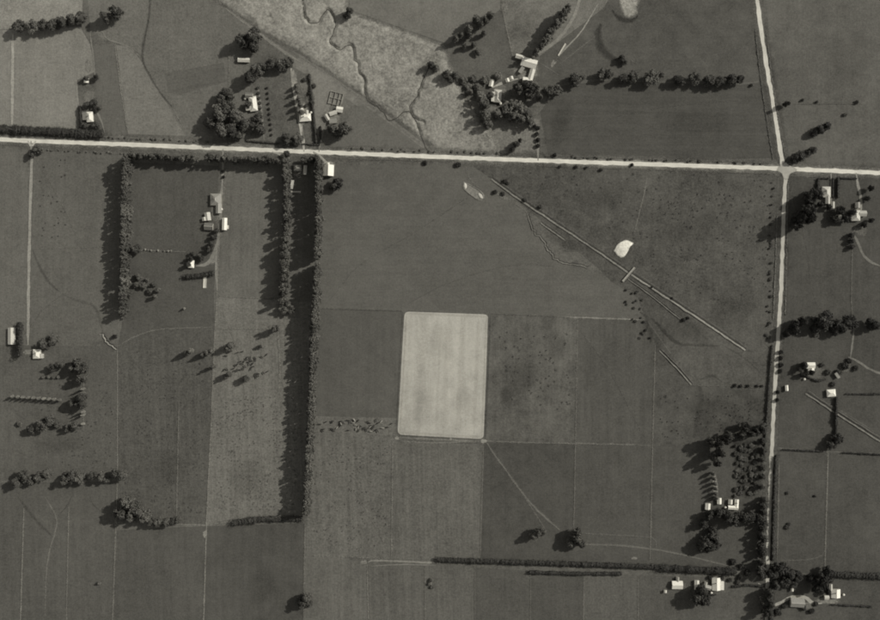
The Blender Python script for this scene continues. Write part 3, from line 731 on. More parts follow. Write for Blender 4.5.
C([(245,106,3.5,6),(254,120,5,8),(256,131,5,8),(250,127,4,7)], 'in the garden below the upper left homestead', g=46)
C([(283,141,6,7),(294,141,6,7)], 'in the oval roadside clump', g=46)
C([(299,98,2.4,14),(300,105,2.4,14),(301,112,2.4,13),(296,86,2.2,11),(297,91,2.2,12)], 'along the long garden drive', 'poplar', 84, byy=True)
C([(258+i*.55, 88+i*5, 1.7, 2.4) for i in range(10)], 'in the left orchard row', 'bush', 78, byy=True, noun='orchard shrub')
C([(267+i*.5, 88+i*5.2, 1.4, 2.2) for i in range(10)], 'in the right orchard row', 'bush', 66, byy=True, noun='orchard shrub')
C([(314,86,2.5,3),(304,80,2.5,3),(310,93,2.5,3),(312,103,2.6,3.5),(299,99,2.5,3),(306,106,2,2.5)], 'in the long garden strip', 'bush', 62)
C([(327,131,5.5,9),(339,133,7.5,11),(333,136,5,8)], 'over the roadside stockyard', g=46)
C([(456,38,3.2,19),(461,36,3,17),(468,29,3.6,20),(469,35,3,18),(476,19,3.6,20),(481,24,3.2,19),(491,15,3.6,16),(484,33,2.6,13),(474,44,2.6,12),(465,46,2.4,11),(486,20,3,15),(478,52,4,6,'round',80)], 'in the tall stand near the top centre', 'poplar', 74)
C([(431,65,3.4,15),(436,68,3,13),(447,74,4,14),(455,76,4,14),(450,79,3.5,13),(470,92,4,11,'round')], 'straggling left of the top farmhouse', 'poplar', 66)
C([(464,80,4.5,7),(485,80,5,8),(477,88,5,8),(469,87,4,6),(473,79,4,6),(491,95,4,7),(498,76,5,8),(480,95,4,7)], 'crowded round the top farmhouse', g=74)
C([(485,104,7,20),(485,115,7,20),(481,97,6,16),(488,124,6,17)], 'in the tall clump below the top farmhouse', 'pine', 62)
C([(512,105,7,19),(520,108,7,19),(527,114,6.5,18),(531,122,6,16),(514,116,7,18),(505,110,7,18),(521,118,6.5,17),(498,114,6.5,17)], 'in the tall grove beside the top farm drive', 'pine', 62)
C([(520,88,6,12),(511,91,6,12),(528,92,5,12),(523,97,5,11),(534,100,4,10)], 'between the barn and the grove', g=46)
C([(538,128,2.4,4),(537,134,2.4,4),(538,140,2.6,4),(538,146,2.2,4),(534,126,2.6,5)], 'lining the top farm drive', 'bush', 48, byy=True)
C([(512,146,3.4,8),(509,151,3,6),(517,142,2.2,6)], 'by the road below the grove', g=48)
C([(545,94,6,7),(553,93,6.5,7.5)], 'in the pair right of the barn', g=50)
C([(571,82,7,8),(580,79,3,4),(598,76,6,7),(605,77,5,7),(620,80,6,8),(629,79,6,8),(645,80,8,9),(658,77,3.4,5),(675,82,6,8),(690,80,6.5,8),(706,82,6.5,8),(716,83,6.5,8),(727,82,6.5,8),(736,81,5,7)], 'in the row across the upper right paddock', g=54)
C([(619,60,4,5),(622,63,3,4)], 'at the hollow above the paddock row', g=52)
C([(782,106,3.2,9)], 'at the right edge of the north road', g=46)
C([(827,126,3.6,14),(821,129,4.4,13),(815,133,3.6,10)], 'standing alone in the top right paddock', 'poplar', 44)
C([(813,150,3.6,13),(808,153,3.2,11),(801,156,5,12),(796,159,4,10)], 'at the upper right crossroads corner', 'poplar', 46)
C([(809,196,6,13),(802,200,6,12),(805,205,5,9)], 'left of the crossroads house', g=46)
C([(797,215,7,19),(790,222,7,18),(800,224,6,16),(787,230,6,16),(808,218,4,8)], 'in the clump shading the upper south road', g=48)
C([(816,199,3.2,7),(817,206,3.2,6),(826,208,3,5),(837,213,5,8),(843,220,4,6),(834,222,4,6),(830,219,3,5)], 'round the crossroads house garden', g=44)
C([(852,235,2.6,8),(852,241,2.6,8),(852,247,2.6,7)], 'in the short upright row at far right', 'poplar', 46, byy=True)
C([(868,190,3,6),(865,200,3,5),(862,226,3,5),(868,222,3,6),(849,214,3.4,7)], 'round the far right house', g=52)
C([(816,323,10,12),(811,330,6,8)], 'forming the biggest dark round crown at right', g=42)
C([(845,326,8,10),(836,329,8,9),(831,332,6,7)], 'in the wide dark crown right of the biggest one', g=42)
C([(868,327,7,9)], 'at the right edge beyond the wide crown', g=42)
C([(816,334,3.5,4)], 'tucked under the biggest right crown, small and pale', 'bush', 74)
C([(797,325,5,11),(789,327,5,10),(788,334,5,12),(783,336,4,9)], 'overhanging the middle south road', g=44)
C([(781,352,2.4,4.5),(781,358,2.6,4.5),(781,365,2.6,4.5),(780.5,371,2.4,4),(778,392,2,4),(777.5,400,2.2,4)], 'in the file right of the middle south road', 'bush', 46, byy=True)
C([(801,367,4.2,6),(797,371,3.4,5),(807,374,3,8),(800,376,3,5)], 'left of the big white right house', g=44)
C([(845,366,4,5),(839,372,3.4,4),(849,361,3,4),(828,372,3,4),(833,384,2.6,3),(822,365,2.5,3),(856,368,3,4)], 'scattered right of the big white right house', 'bush', 56)
C([(833,440,6,7),(828,446,5,6),(839,440,3,4,'bush',90)], 'in the round clump at the right hedge line', g=44)
C([(740,430,5,11),(735,437,5,11),(746,436,4,9),(758,431,6,9),(752,434,5,8)], 'at the top of the lower right plantation', g=54)
C([(703,444,4.5,13),(710,447,5,14),(718,443,5,13),(723,439,5,12),(712,456,5,15),(706,462,4.5,14),(711,466,4,12)], 'casting long shadows left of the plantation', g=52)
C([(713,474,1.8,12),(714,479,1.8,12),(715,484,1.8,12),(715.5,489,1.8,11),(716,494,1.8,11),(716.5,498,1.8,10)], 'in the file above the small white sheds', 'poplar', 84, byy=True)
plant = []
for j in range(9):
    for i in range(5):
        if random.random() < .88: plant.append((736+i*5+random.uniform(-1.6, 1.6), 446+j*6+random.uniform(-2, 2), random.uniform(1.7, 3.3), random.uniform(2, 3.8)))
patch('grass_patch', [(732,438),(764,436),(764,500),(735,502)], 54, .5, .8, .9, inner=.7)
C(plant, 'in the young plantation left of the south road', 'bush', 76, noun='young tree')
C([(763,441,3.6,8),(764,450,3.8,10),(763,459,3.8,10),(764,468,3.6,9),(763,477,3.8,10),(762,487,4,11)], 'in the file between plantation and road', 'pine', g=50, noun='tree', byy=True)
C([(705,517,5.5,9),(713,514,5.5,9),(722,519,6.5,10),(730,522,6.5,10),(738,520,6.5,10),(746,519,6,10),(753,521,5,10),(700,526,5,8)], 'in the dark row under the white U-shaped house', g=42)
C([(709,540,6,10),(712,547,5,9),(705,549,7,10),(700,544,6.5,10),(709,532,4.5,7),(697,549,5,8)], 'in the round clump in the lower right paddock', g=46)
C([(733,562,3.5,4),(742,567,3.6,5),(748,573,3.6,6),(740,577,3,4)], 'where the thick bottom hedge meets the road', 'bush', 50)
C([(696,594,6,12),(690,600,7,11),(697,603,6.5,12)], 'below the white bottom roofs', g=46)
C([(763,596,5,11),(763,605,5,11),(761,614,5,11)], 'left of the road end at the bottom', g=46, byy=True)
C([(776,570,7.5,9),(785,575,7,8),(793,578,5.5,7),(780,583,6,8),(767,576,6.5,9),(789,585,5,6),(772,587,5,7)], 'spreading over the lower road bend', g=44)
C([(818,582,8.5,12),(813,590,7,10),(822,575,6,9),(808,580,5,7),(824,592,4,6)], 'in the big dark crown beside the bottom right homestead', g=38)
C([(804,608,3,4),(812,611,3,4),(816,604,2.5,3),(785,606,3,4),(778,612,4,5)], 'by the bottom right drive', 'bush', 52)
C([(726,571,3,4),(722,578,2.6,4),(711,577,2.6,4),(730,580,2.4,3),(738,582,2.4,3)], 'between the bottom roofs and thick hedge', 'bush', 60)
C([(49,342,6,8),(41,345,6,7)], 'over the small white left house', g=50)
C([(56,366,5,8),(48,369,4.5,7)], 'below the small white left house', g=50)
C([(73,365,5.5,11),(75,372,6,12),(76,381,6,12),(68,370,5,9)], 'in the upper clump of the left garden', g=46)
C([(75,400,5,13),(74,407,5,12),(68,405,4.5,9)], 'in the middle clump of the left garden', g=46)
C([(45,423,6.5,10),(37,427,6.5,10),(56,424,5,8,'round',66),(28,431,4.5,7)], 'in the lower left clump of the left garden', g=48)
C([(70,427,5,9),(64,430,4,7)], 'in the lower right clump of the left garden', g=48)
C([(19,424,2.8,5)], 'with a pale round crown at the left edge', 'bush', 96)
C([(12+i*5.2, 396.5+i*.35, 1.4, 10) for i in range(10)], 'in the pale-topped file left of the garden', 'poplar', 104)
C([(82.5,y,1.2,h) for y, h in ((379,14),(389,15),(393,13),(403,11),(412,15),(415,14),(424,13))], 'in the slender upright file right of the garden', 'poplar', 108, byy=True)
C([(43,377,1.6,4),(48,377,1.6,4),(53,377,1.6,4),(58,377,1.6,4)], 'in the tiny row under the small white left house', 'poplar', 80)
C([(38,150,5,11),(33,153,5,10)], 'at the top of the left farm lane', g=60)
C([(131,251,5,8)], 'beside the middle of the left shelterbelt', g=48)
C([(138,277,4,7),(143,286,4,7),(136,285,3.4,6),(154,284,3,6),(158,290,3.2,9),(150,291,3,6),(147,280,2.6,5),(155,296,2.6,10),(131,292,3,6)], 'straggling right of the left shelterbelt foot', g=66)
C([(114.5,336.5,2.4,4.5)], 'beside the pale eroded stream bank', 'bush', 42)
C([(18,478,6,10),(12,485,6,9),(42,476,5.5,8),(34,479,5.5,8),(28,483,5,7)], 'at the left end of the lower left row', g=52)
C([(60,482,6,10),(67,479,6.5,11),(75,481,6,10),(87,478,4.5,10),(96,479,4.5,10),(110,476,4.5,11),(117,478,5,10),(103,481,3.5,7)], 'at the right end of the lower left row', g=52)
C([(119,507,7,14),(126,511,6.5,14),(132,515,6,13),(138,520,6,12),(115,516,7,13),(124,519,6,12)], 'in the dark clump near the lower left', g=52)
C([(147,524,5,8),(154,525,5,8),(162,525,5,8),(169,523,5,8),(173,522,4,7)], 'in the low row right of the lower left clump', g=54)
C([(190.5,351,2.6,20),(187,353,2.2,16),(207,353,2.8,16),(203,354,2.6,15),(211,351,2.4,14),(231,345,3.4,17),(227,348,3,15),(213,366.5,1.8,17),(229,374,2.8,16),(226,377,2.6,13),(242,380,4.2,7,'round',52),(275,328.5,4.2,19,'round',66),(258,347.5,2,4,'round',52),(230,351,2,4,'round',70)], 'dotted through the cattle paddock', 'poplar', 84, noun='tree')
C([(535,535,5,11),(529,538,4.5,9)], 'in the small left clump above the long bottom hedge', g=56)
C([(572,534,5,11),(570,541,5.5,11),(575,546,5,10),(566,545,5,8)], 'in the round clump above the long bottom hedge', g=52)
C([(301,600,5.5,10),(297,606,6,9),(304,606,4,8)], 'in the clump at the bottom left of centre', g=46)
C([(431,580,2.2,4),(432,587,2.2,3.5),(429,584,1.6,3)], 'in the scrap of scrub below the long bottom hedge', 'bush', 92)
C([(334,185,6,8),(330,189,4.5,7)], 'below the white roadside shed', g=46)
C([(425,163,2.6,3.5),(458,165,3,4)], 'on the lower verge of the main road', 'bush', 50)
C([(214,232,3,5),(211,238,3.2,5),(208.5,245,3.4,6),(206,251,3.4,6)], 'following the bend of the farm drive', g=48, byy=True)
C([(187,260,3,6),(196,257,3.4,5),(199,260,3,5),(185,266,3,6),(190,255,2.5,4)], 'close round the small white cottage', g=46)
C([(223,171.5,1.6,2.6),(223.5,177,1.6,2.6)], 'standing on the upper farm drive', 'bush', 40, byy=True)
C([(283,156,4,7),(300,163,4,8),(307,162,4,8),(311,160,4,9)], 'above the cottage between the shelterbelts', g=48)
C([(99,583,1.6,5)], 'in the lower left paddock with a short shadow', 'poplar', 90)
C([(184,308.5,1.1,6)], 'in the paddock left of the farm drive', 'poplar', 100)
C([(345,13,4,8),(343,17,4,7)], 'at the top edge of the stream flat', g=44)
C([(652,287,1.3,2),(672,298,1.3,2),(684,320,2.2,3),(688,318,1.6,2.5)], 'on the bank of the straight drain', 'bush', 48)
C([(735,385.5,2,3),(741,386,1.7,2.5),(748,386,1.8,2.6),(757,386,1.6,2.4),(762,386,1.5,2.2)], 'in the scrubby line left of the south road', 'bush', 46)
C([(505,181,2.4,3.5),(508,183,2,3),(495,192,2.6,3),(503,194,2.2,2.5),(525,200,2.4,3),(540,207,2.2,3)], 'along the upper end of the straight drain', 'bush', 56)
C([(632,165,2,3),(601,170,1.8,3),(586,168,1.6,2),(576,167,2,2.6),(560,166.5,1.8,2.4),(555,155,2,3.5)], 'beside the middle of the main road', 'bush', 52)
C([(787,527,2.4,2.5),(789,524,2,2.5),(787,493,1.7,2),(815,496,1.4,2)], 'in the lower right roadside paddock', 'bush', 54)
C([(845,115,2,3),(817,102,1.5,3),(803,100,1.6,3),(857,102,2,3.5),(752,85,1.8,3)], 'dotted in the top right paddocks', 'bush', 74)
scr = [(x+random.uniform(-5, 5), 137.5+(x-110)*.041+random.uniform(-.9, .9), random.uniform(.8, 1.5), random.uniform(1.2, 2)) for x in range(108, 204, 5)]
C(scr, 'in the rough fringe above the main road at left', 'bush', 96)
scr = [(x+random.uniform(-5, 5), 150.5+(x-50)*.041+random.uniform(-.9, .9), random.uniform(.8, 1.4), random.uniform(1.2, 1.8)) for x in range(46, 122, 5)]
C(scr+[(48,150,1,1.5)], 'in the rough fringe below the main road at left', 'bush', 98)
scr = [(x+random.uniform(-8, 8), 148.3+(x-350)*.036+random.uniform(-.9, .9), random.uniform(.8, 1.5), random.uniform(1.2, 2)) for x in range(350, 500, 6)]
C(scr, 'in the rough fringe above the main road centre', 'bush', 92)
scr = [(x+random.uniform(-8, 8), 156.8+(x-560)*.033+random.uniform(-.9, .9), random.uniform(.8, 1.5), random.uniform(1.2, 2)) for x in range(560, 770, 7)]
C(scr, 'in the rough fringe above the main road at right', 'bush', 82)
scr = [(772.5-(y-180)*.028+random.uniform(-1.8, 1.8), y+random.uniform(-6, 6), random.uniform(.7, 1.8), random.uniform(.8, 2.4)) for y in range(182, 345, 6)]
C(scr, 'in the scrub left of the upper south road', 'bush', 70)
scr = [(random.uniform(622, 652), random.uniform(276, 345), random.uniform(.9, 1.8), random.uniform(1, 2)) for _ in range(26)]
scr = [s for s in scr if abs((s[0]-622)-(s[1]-276)*.42) < 11]
C(scr+[(644,322,1.5,2),(646,330,1.6,2),(650,338,1.4,2),(642,333,1.5,2)], 'in the rough patch below the bridge', 'bush', 62)
scr = [(random.uniform(500, 570), random.uniform(330, 410), random.uniform(.5, 1.4), random.uniform(.15, .4)) for _ in range(60)]
tag(rushes(scr, 70), 'dark rush clumps low and dark in the mottled paddock right of the mown field', 'rushes')
scr = [(random.uniform(372, 425), random.uniform(36, 78), random.uniform(.6, 1.1), random.uniform(.6, 1.0)) for _ in range(40)]
tag(rushes(scr, 70), 'dark rush clumps on the upper stream flat', 'rushes')
scr = [(random.uniform(510, 765), random.uniform(172, 240), random.uniform(.5, 1.4), random.uniform(.2, .7)) for _ in range(90)]
scr = [s for s in scr if s[1] < 172+(s[0]-480)*.45]
tag(rushes(scr, 70), 'dark rush clumps in the rough pasture right of the drain', 'rushes')
scr = [(random.uniform(40, 66), random.uniform(160, 240), random.uniform(.4, .9), random.uniform(.2, .5)) for _ in range(26)]
tag(rushes(scr, 72), 'dark rush clumps in the paddock right of the left farm lane', 'rushes')

def specks(x0, x1, y0, y1, n, g, label):
    it = []
    while len(it) < n:
        x, y = random.uniform(x0, x1), random.uniform(y0, y1)
        if mnoise.noise(Vector((x*.04, y*.04, 4))) > random.uniform(-.5, .6): it.append((x, y, random.uniform(.25, .75), random.uniform(.12, .35)))
    tag(rushes(it, g), label, 'rushes')
specks(122, 204, 350, 515, 200, 74, 'rush tufts dotted over the striped left paddock')
specks(216, 298, 395, 512, 300, 84, 'rush tufts dotted over the light paddock left of the long shelterbelt')
specks(312, 389, 440, 552, 150, 84, 'rush tufts dotted over the light lower centre paddock')
specks(40, 114, 385, 470, 90, 74, 'rush tufts dotted below the left garden')
specks(650, 768, 190, 300, 130, 70, 'rush tufts dotted over the lower rough pasture')
specks(660, 762, 395, 440, 90, 64, 'rush tufts dotted over the dark hollow paddock')
C([(145,249.5,.9,2.2),(148,250,.8,2),(151,250.5,.9,2.4),(158,250.5,.9,2.2),(164,251,.8,2),(168,251,.9,2.4),(171,251,.8,2)], 'in the pale file right of the left shelterbelt', 'poplar', 120, noun='sapling')

def tank(px, py, r, h, label):
    o = empty('water_tank', P(px, py)+Vector((0, 0, .12))); tag(o, label, 'water tank', 'farm water tanks')
    v, f = [], []; tube(v, f, Vector((0, 0, 0)), Vector((0, 0, h)), r, r, 16); link('tank_body', mesh('tank_body', v, f, M_CONC), o)
    v, f = [], []; tube(v, f, Vector((0, 0, h)), Vector((0, 0, h+.45)), r*1.06, .15, 16); link('lid', mesh('lid', v, f, M_TRIM), o)
for a in [(500.5,104,1.1,2.4,'round pale water tank below the top farmhouse'),(311.5,113,1.0,2.4,'round pale water tank right of the white broad-roofed house'),(804,379,1.0,2,'round pale water tank below the big white right house'),
          (245.5,99,1.0,2.2,'round pale water tank beside the grey homestead shed'),(222,209.5,1.1,2.4,'round pale water tank right of the dull farmhouse'),(725,507,1.0,2.2,'round pale water tank left of the U-shaped house'),
          (711,592,1.0,2.2,'round pale water tank below the broken-roofed shed'),(843,594,1.0,2.2,'round pale water tank right of the bottom right house')]: tank(*a)

# ------------------------------------------------------------------ buildings
def box(v, f, x0, x1, y0, y1, z0, z1):
    i = len(v); v += [Vector(p) for p in ((x0,y0,z0),(x1,y0,z0),(x1,y1,z0),(x0,y1,z0),(x0,y0,z1),(x1,y0,z1),(x1,y1,z1),(x0,y1,z1))]
    f += [(i,i+3,i+2,i+1),(i+4,i+5,i+6,i+7),(i,i+1,i+5,i+4),(i+1,i+2,i+6,i+5),(i+2,i+3,i+7,i+6),(i+3,i,i+4,i+7)]
def wing(parent, cx, cy, w, d, h, kind, tone, axis='y', rise=None, chimney=False, wins=True, door=False):
    """w across x, d along y, centred; ridge runs along `axis`"""
    x0, x1, y0, y1 = cx-w/2, cx+w/2, cy-d/2, cy+d/2; ov = .35
    span = w if axis == 'y' else d; rise = rise or span*.26
    v, f = [], []; box(v, f, x0, x1, y0, y1, 0, h)
    if kind == 'gable':
        i = len(v)
        if axis == 'y': v += [Vector((cx, y0, h+rise)), Vector((cx, y1, h+rise))]; f += [(4, 5, i), (6, 7, i+1)]
        else: v += [Vector((x0, cy, h+rise)), Vector((x1, cy, h+rise))]; f += [(7, 4, i), (5, 6, i+1)]
    link('wall', mesh('wall', v, f, M_WALL), parent)
    X0, X1, Y0, Y1 = x0-ov, x1+ov, y0-ov, y1+ov; zb = h-rise*ov*2/span; zt = h+rise; th = .12
    if kind == 'lean':
        tops = [[(X0, Y0, h+.15), (X1, Y0, h+.15+rise*.5), (X1, Y1, h+.15+rise*.5), (X0, Y1, h+.15)]]
    elif kind == 'gable':
        if axis == 'y': tops = [[(X0, Y0, zb), (cx, Y0, zt), (cx, Y1, zt), (X0, Y1, zb)], [(cx, Y0, zt), (X1, Y0, zb), (X1, Y1, zb), (cx, Y1, zt)]]
        else: tops = [[(X0, Y0, zb), (X1, Y0, zb), (X1, cy, zt), (X0, cy, zt)], [(X0, cy, zt), (X1, cy, zt), (X1, Y1, zb), (X0, Y1, zb)]]
    else:   # hip
        if axis == 'y':
            ra, rb = (cx, Y0+w*.45, zt), (cx, Y1-w*.45, zt)
            tops = [[(X0, Y0, zb), ra, rb, (X0, Y1, zb)], [ra, (X1, Y0, zb), (X1, Y1, zb), rb], [(X0, Y0, zb), (X1, Y0, zb), ra], [rb, (X1, Y1, zb), (X0, Y1, zb)]]
        else:
            ra, rb = (X0+d*.45, cy, zt), (X1-d*.45, cy, zt)
            tops = [[(X0, Y0, zb), (X1, Y0, zb), rb, ra], [ra, rb, (X1, Y1, zb), (X0, Y1, zb)], [(X0, Y1, zb), (X0, Y0, zb), ra], [(X1, Y0, zb), (X1, Y1, zb), rb]]
    v, f = [], []
    for t in tops:
        i = len(v); n = len(t); v += [Vector(p)+Vector((0, 0, th)) for p in t]+[Vector(p) for p in t]
        f.append(tuple(range(i, i+n))); f.append(tuple(range(i+2*n-1, i+n-1, -1)))
        f += [(i+k, i+n+k, i+n+(k+1) % n, i+(k+1) % n) for k in range(n)]
    ro = link('roof', mesh('roof', v, f, M_ROOF), parent); ro['tone'] = tone*random.uniform(.93, 1.05)
    if kind != 'lean':
        v, f = [], []
        if kind == 'gable': a, b = ((cx, Y0, zt), (cx, Y1, zt)) if axis == 'y' else ((X0, cy, zt), (X1, cy, zt))
        else: a, b = ra, rb
        tube(v, f, Vector(a)+Vector((0, 0, th)), Vector(b)+Vector((0, 0, th)), .14, .14, 6); link('ridge_cap', mesh('ridge_cap', v, f, M_TRIM), ro)
    if chimney:
        v, f = [], []; box(v, f, cx-.45-w*.12, cx+.45-w*.12, cy+d*.1-.4, cy+d*.1+.4, h, zt+1.1); box(v, f, cx-.55-w*.12, cx+.55-w*.12, cy+d*.1-.5, cy+d*.1+.5, zt+1.1, zt+1.3)
        link('chimney', mesh('chimney', v, f, M_BRICK), ro)
    if wins:
        for sx in (-1, 1):
            for k in range(max(1, int(d/4))):
                yy = y0+(k+.5)*d/max(1, int(d/4)); X = x0 if sx < 0 else x1
                v, f = [], []; box(v, f, X-.05, X+.05, yy-.6, yy+.6, .9, 2.2); wo_ = link('window', mesh('window', v, f, M_TRIM), parent)
                v, f = [], []; box(v, f, X-.08, X+.08, yy-.48, yy+.48, 1.0, 2.1); link('pane', mesh('pane', v, f, M_GLASS), wo_)
    if door:
        v, f = [], []; box(v, f, cx-.5, cx+.5, y0-.06, y0+.05, 0, 2.05); link('door', mesh('door', v, f, M_WOOD), parent)
def building(name, px, py, rot, label, cat, wings, g=225):
    p = P(px, py, 3.5); p.z = .12
    o = empty(name, p, R(rot)); tag(o, label, cat)
    for i, wq in enumerate(wings):
        wq = dict(wq); gg = wq.pop('g', g); wing(o, wq.pop('cx', 0), wq.pop('cy', 0), wq.pop('w'), wq.pop('d'), wq.pop('h', 3.0), wq.pop('kind', 'gable'), alb(gg)*.9, **wq)
    return o
B = building
B('farmhouse', 88, 117, 4, 'small oval-looking pale house in a ring of dark trees at upper left', 'house', [dict(w=6, d=9.5, cx=1.5, kind='hip', chimney=True, door=True), dict(w=4, d=7, cx=-3.4, g=130, kind='lean', cy=1)], 232)
B('shed', 86, 80, 0, 'tiny white shed in the upper left paddock corner', 'shed', [dict(w=4, d=5, wins=False, door=True)], 226)
B('shed', 243.5, 60, -2, 'long narrow white shed of the upper left homestead', 'shed', [dict(w=11, d=3.6, axis='x', door=True)], 215)
B('farmhouse', 252, 104, 8, 'white L-shaped house of the upper left homestead', 'house', [dict(w=7, d=14, cx=1, kind='hip', chimney=True, door=True), dict(w=5, d=6, cx=-4, cy=-2.5, axis='x', g=200)], 222)
B('shed', 249, 95.5, -3, 'grey shed just above the white L-shaped house', 'shed', [dict(w=7, d=5, axis='x', door=True)], 118)
B('farmhouse', 305, 117.5, 4, 'white broad-roofed house on the long garden strip', 'house', [dict(w=11, d=7, axis='x', kind='hip', chimney=True, door=True), dict(w=4, d=6, cx=-3.5, cy=6.2, g=205), dict(w=3, d=3.4, cx=2, cy=5, g=180)], 236)
B('shed', 299.5, 108, 6, 'small white outbuilding beside the long garden drive', 'shed', [dict(w=3.4, d=6, wins=False, door=True)], 208)
B('shed', 339.5, 109.5, -10, 'white square shed at the right of the stockyard', 'shed', [dict(w=6, d=5, axis='x', door=True)], 222)
B('shed', 333, 113, 20, 'pale long shed in the middle of the stockyard', 'shed', [dict(w=7, d=3.4, axis='x', door=True)], 196)
B('shed', 327, 117.5, 30, 'pale narrow shed at the left of the stockyard', 'shed', [dict(w=3, d=6, door=True)], 186)
B('shed', 333, 121, 5, 'grey low shed at the bottom of the stockyard', 'shed', [dict(w=7, d=4, axis='x', kind='lean')], 150)
B('barn', 528, 67, -16, 'big pale barn with wings round a yard', 'barn', [dict(w=15, d=8.5, cy=4, h=4, axis='x', door=True), dict(w=4.5, d=12, cx=5.4, cy=-5.5, g=205, h=3.2), dict(w=8, d=3.6, cx=-10.5, cy=7.6, g=205, axis='x', h=3)], 226)
B('shed', 527, 81, -8, 'white square shed below the big barn', 'shed', [dict(w=8, d=6.5, axis='x', door=True)], 226)
B('shed', 521.5, 70, -35, 'grey small shed inside the barn yard', 'shed', [dict(w=3, d=6, kind='lean')], 150)
B('farmhouse', 497.5, 96, -5, 'pale roofed top farmhouse with a front verandah', 'house', [dict(w=7, d=12, kind='hip', chimney=True, door=True, g=190), dict(w=2.4, d=9, cx=-4.3, cy=-1, kind='lean', g=226)], 200)
B('shed', 491.5, 83, -12, 'white upright shed above the top farmhouse', 'shed', [dict(w=3.6, d=6.5, door=True)], 226)
B('shed', 507.5, 80.2, 20, 'small white shed left of the pair near the barn', 'shed', [dict(w=3.2, d=3, wins=False)], 216)
B('shed', 511.5, 78, 20, 'small white shed right of the pair near the barn', 'shed', [dict(w=3, d=2.8, wins=False)], 216)
B('shed', 477, 87.5, 10, 'tiny white hut among the top farmhouse trees', 'shed', [dict(w=3.4, d=2.6, axis='x', wins=False)], 196)
B('hall', 328.5, 170.5, -2, 'white gabled shed below the main road with one grey slope', 'shed', [dict(w=10, d=10.5, h=4, chimney=False, door=True, rise=3.4), dict(w=3, d=2.4, cx=-1, cy=6.4, g=215, h=2.6)], 236)
B('cottage', 297.5, 168, 0, 'grey cottage between the shelterbelt tops', 'house', [dict(w=7, d=5.5, axis='x', kind='hip', chimney=True, door=True)], 150)
B('shed', 305, 170, -4, 'narrow upright white shed between the shelterbelt tops', 'shed', [dict(w=2.8, d=8.6, door=True)], 214)
B('shed', 292, 184.5, -10, 'thin white shed below the grey cottage', 'shed', [dict(w=2.2, d=8, kind='lean')], 208)
B('wall', 295.5, 191.8, 0, 'low pale wall strip below the thin white shed', 'wall', [dict(w=9, d=1.2, h=1.2, axis='x', wins=False)], 170)
B('farmhouse', 215.5, 202.5, 0, 'large dull pale roofed farmhouse on the farm drive', 'house', [dict(w=10, d=11, cy=3, kind='hip', chimney=True, door=True), dict(w=5, d=9, cx=3, cy=-6, kind='gable', g=150)], 146)
B('shed', 207.5, 216.5, 8, 'white shed left below the dull farmhouse', 'shed', [dict(w=5, d=7.5, door=True), dict(w=4, d=3, cx=-3.5, cy=-2, g=190)], 200)
B('shed', 208.5, 226.5, -4, 'dark grey shed left of the farm drive', 'shed', [dict(w=8, d=6.5, axis='x', door=True)], 112)
B('shed', 224.5, 224, -2, 'bright white long shed right of the farm drive', 'shed', [dict(w=4.2, d=11.5, door=True, h=3.4), dict(w=1.8, d=3, cx=2.8, cy=-3, kind='lean', h=2.4)], 240)
B('cottage', 191, 264, -4, 'small white cottage above the dark hedge', 'house', [dict(w=5.2, d=7, door=True, chimney=True, kind='hip'), dict(w=2, d=2.4, cx=-1, cy=5, g=210)], 240)
B('farmhouse', 36.5, 354, 0, 'small white left house at the end of the farm lane', 'house', [dict(w=7, d=8.5, door=True, chimney=True, kind='hip'), dict(w=3, d=4, cx=4.6, cy=-2, g=170)], 240)
B('shed', 11.5, 336, 0, 'pale long building cut by the left edge', 'shed', [dict(w=7, d=16, door=True)], 205)
B('farmhouse', 826.5, 192, 0, 'pale house at the right of the crossroads', 'house', [dict(w=8, d=10, kind='hip', chimney=True, door=True), dict(w=4, d=7, cx=1.5, cy=-8, g=180)], 196)
B('shed', 833, 205, 0, 'small pale shed below the crossroads house', 'shed', [dict(w=3, d=6, door=True)], 186)
B('shed', 840.5, 216.5, 0, 'tiny white shed under the crossroads garden', 'shed', [dict(w=2.6, d=3.6, wins=False)], 206)
B('farmhouse', 856, 215.5, 0, 'pale far right house beyond the second drive', 'house', [dict(w=8, d=10, kind='hip', chimney=True, door=True), dict(w=7, d=5, cx=7, cy=2, axis='x', g=180)], 206)
B('shed', 858, 205, 0, 'small grey shed above the far right house', 'shed', [dict(w=4, d=5, door=True)], 150)
B('farmhouse', 809, 367.5, 0, 'big white right house with a square wing', 'house', [dict(w=12, d=5.5, cy=2, axis='x', kind='gable', chimney=True, door=True), dict(w=5.5, d=5, cx=2.4, cy=-3.2, g=236)], 244)
B('shed', 831.5, 393, 5, 'square white roof above the right hand drain', 'shed', [dict(w=8, d=6.5, axis='x', kind='hip', door=True)], 232)
B('shed', 787, 388, 4, 'tiny bright upright shed beside the middle south road', 'shed', [dict(w=2.2, d=5, wins=False)], 244)
B('shed', 837.5, 375.5, 35, 'thin pale shed right of the big white right house', 'shed', [dict(w=2, d=5.5, kind='lean')], 150)
B('farmhouse', 733.5, 504.5, -3, 'white U-shaped house below the plantation', 'house', [dict(w=9.5, d=3.4, cy=-3.2, axis='x', door=True), dict(w=3.4, d=8, cx=3.2, cy=1, chimney=True), dict(w=3.6, d=4, cx=-3, cy=2.4, g=210)], 244)
B('shed', 719.5, 501, 0, 'small white shed left of the U-shaped house', 'shed', [dict(w=3.6, d=5.4, door=True)], 236)
B('shed', 708, 506.5, -4, 'small square white shed farthest left below the poplar file', 'shed', [dict(w=4.4, d=5.6, door=True)], 236)
B('shed', 677.5, 585, 0, 'white square shed at the bottom left of three roofs', 'shed', [dict(w=10, d=7.4, axis='x', door=True), dict(w=2.4, d=4, cx=.4, cy=5.6, g=150)], 232)
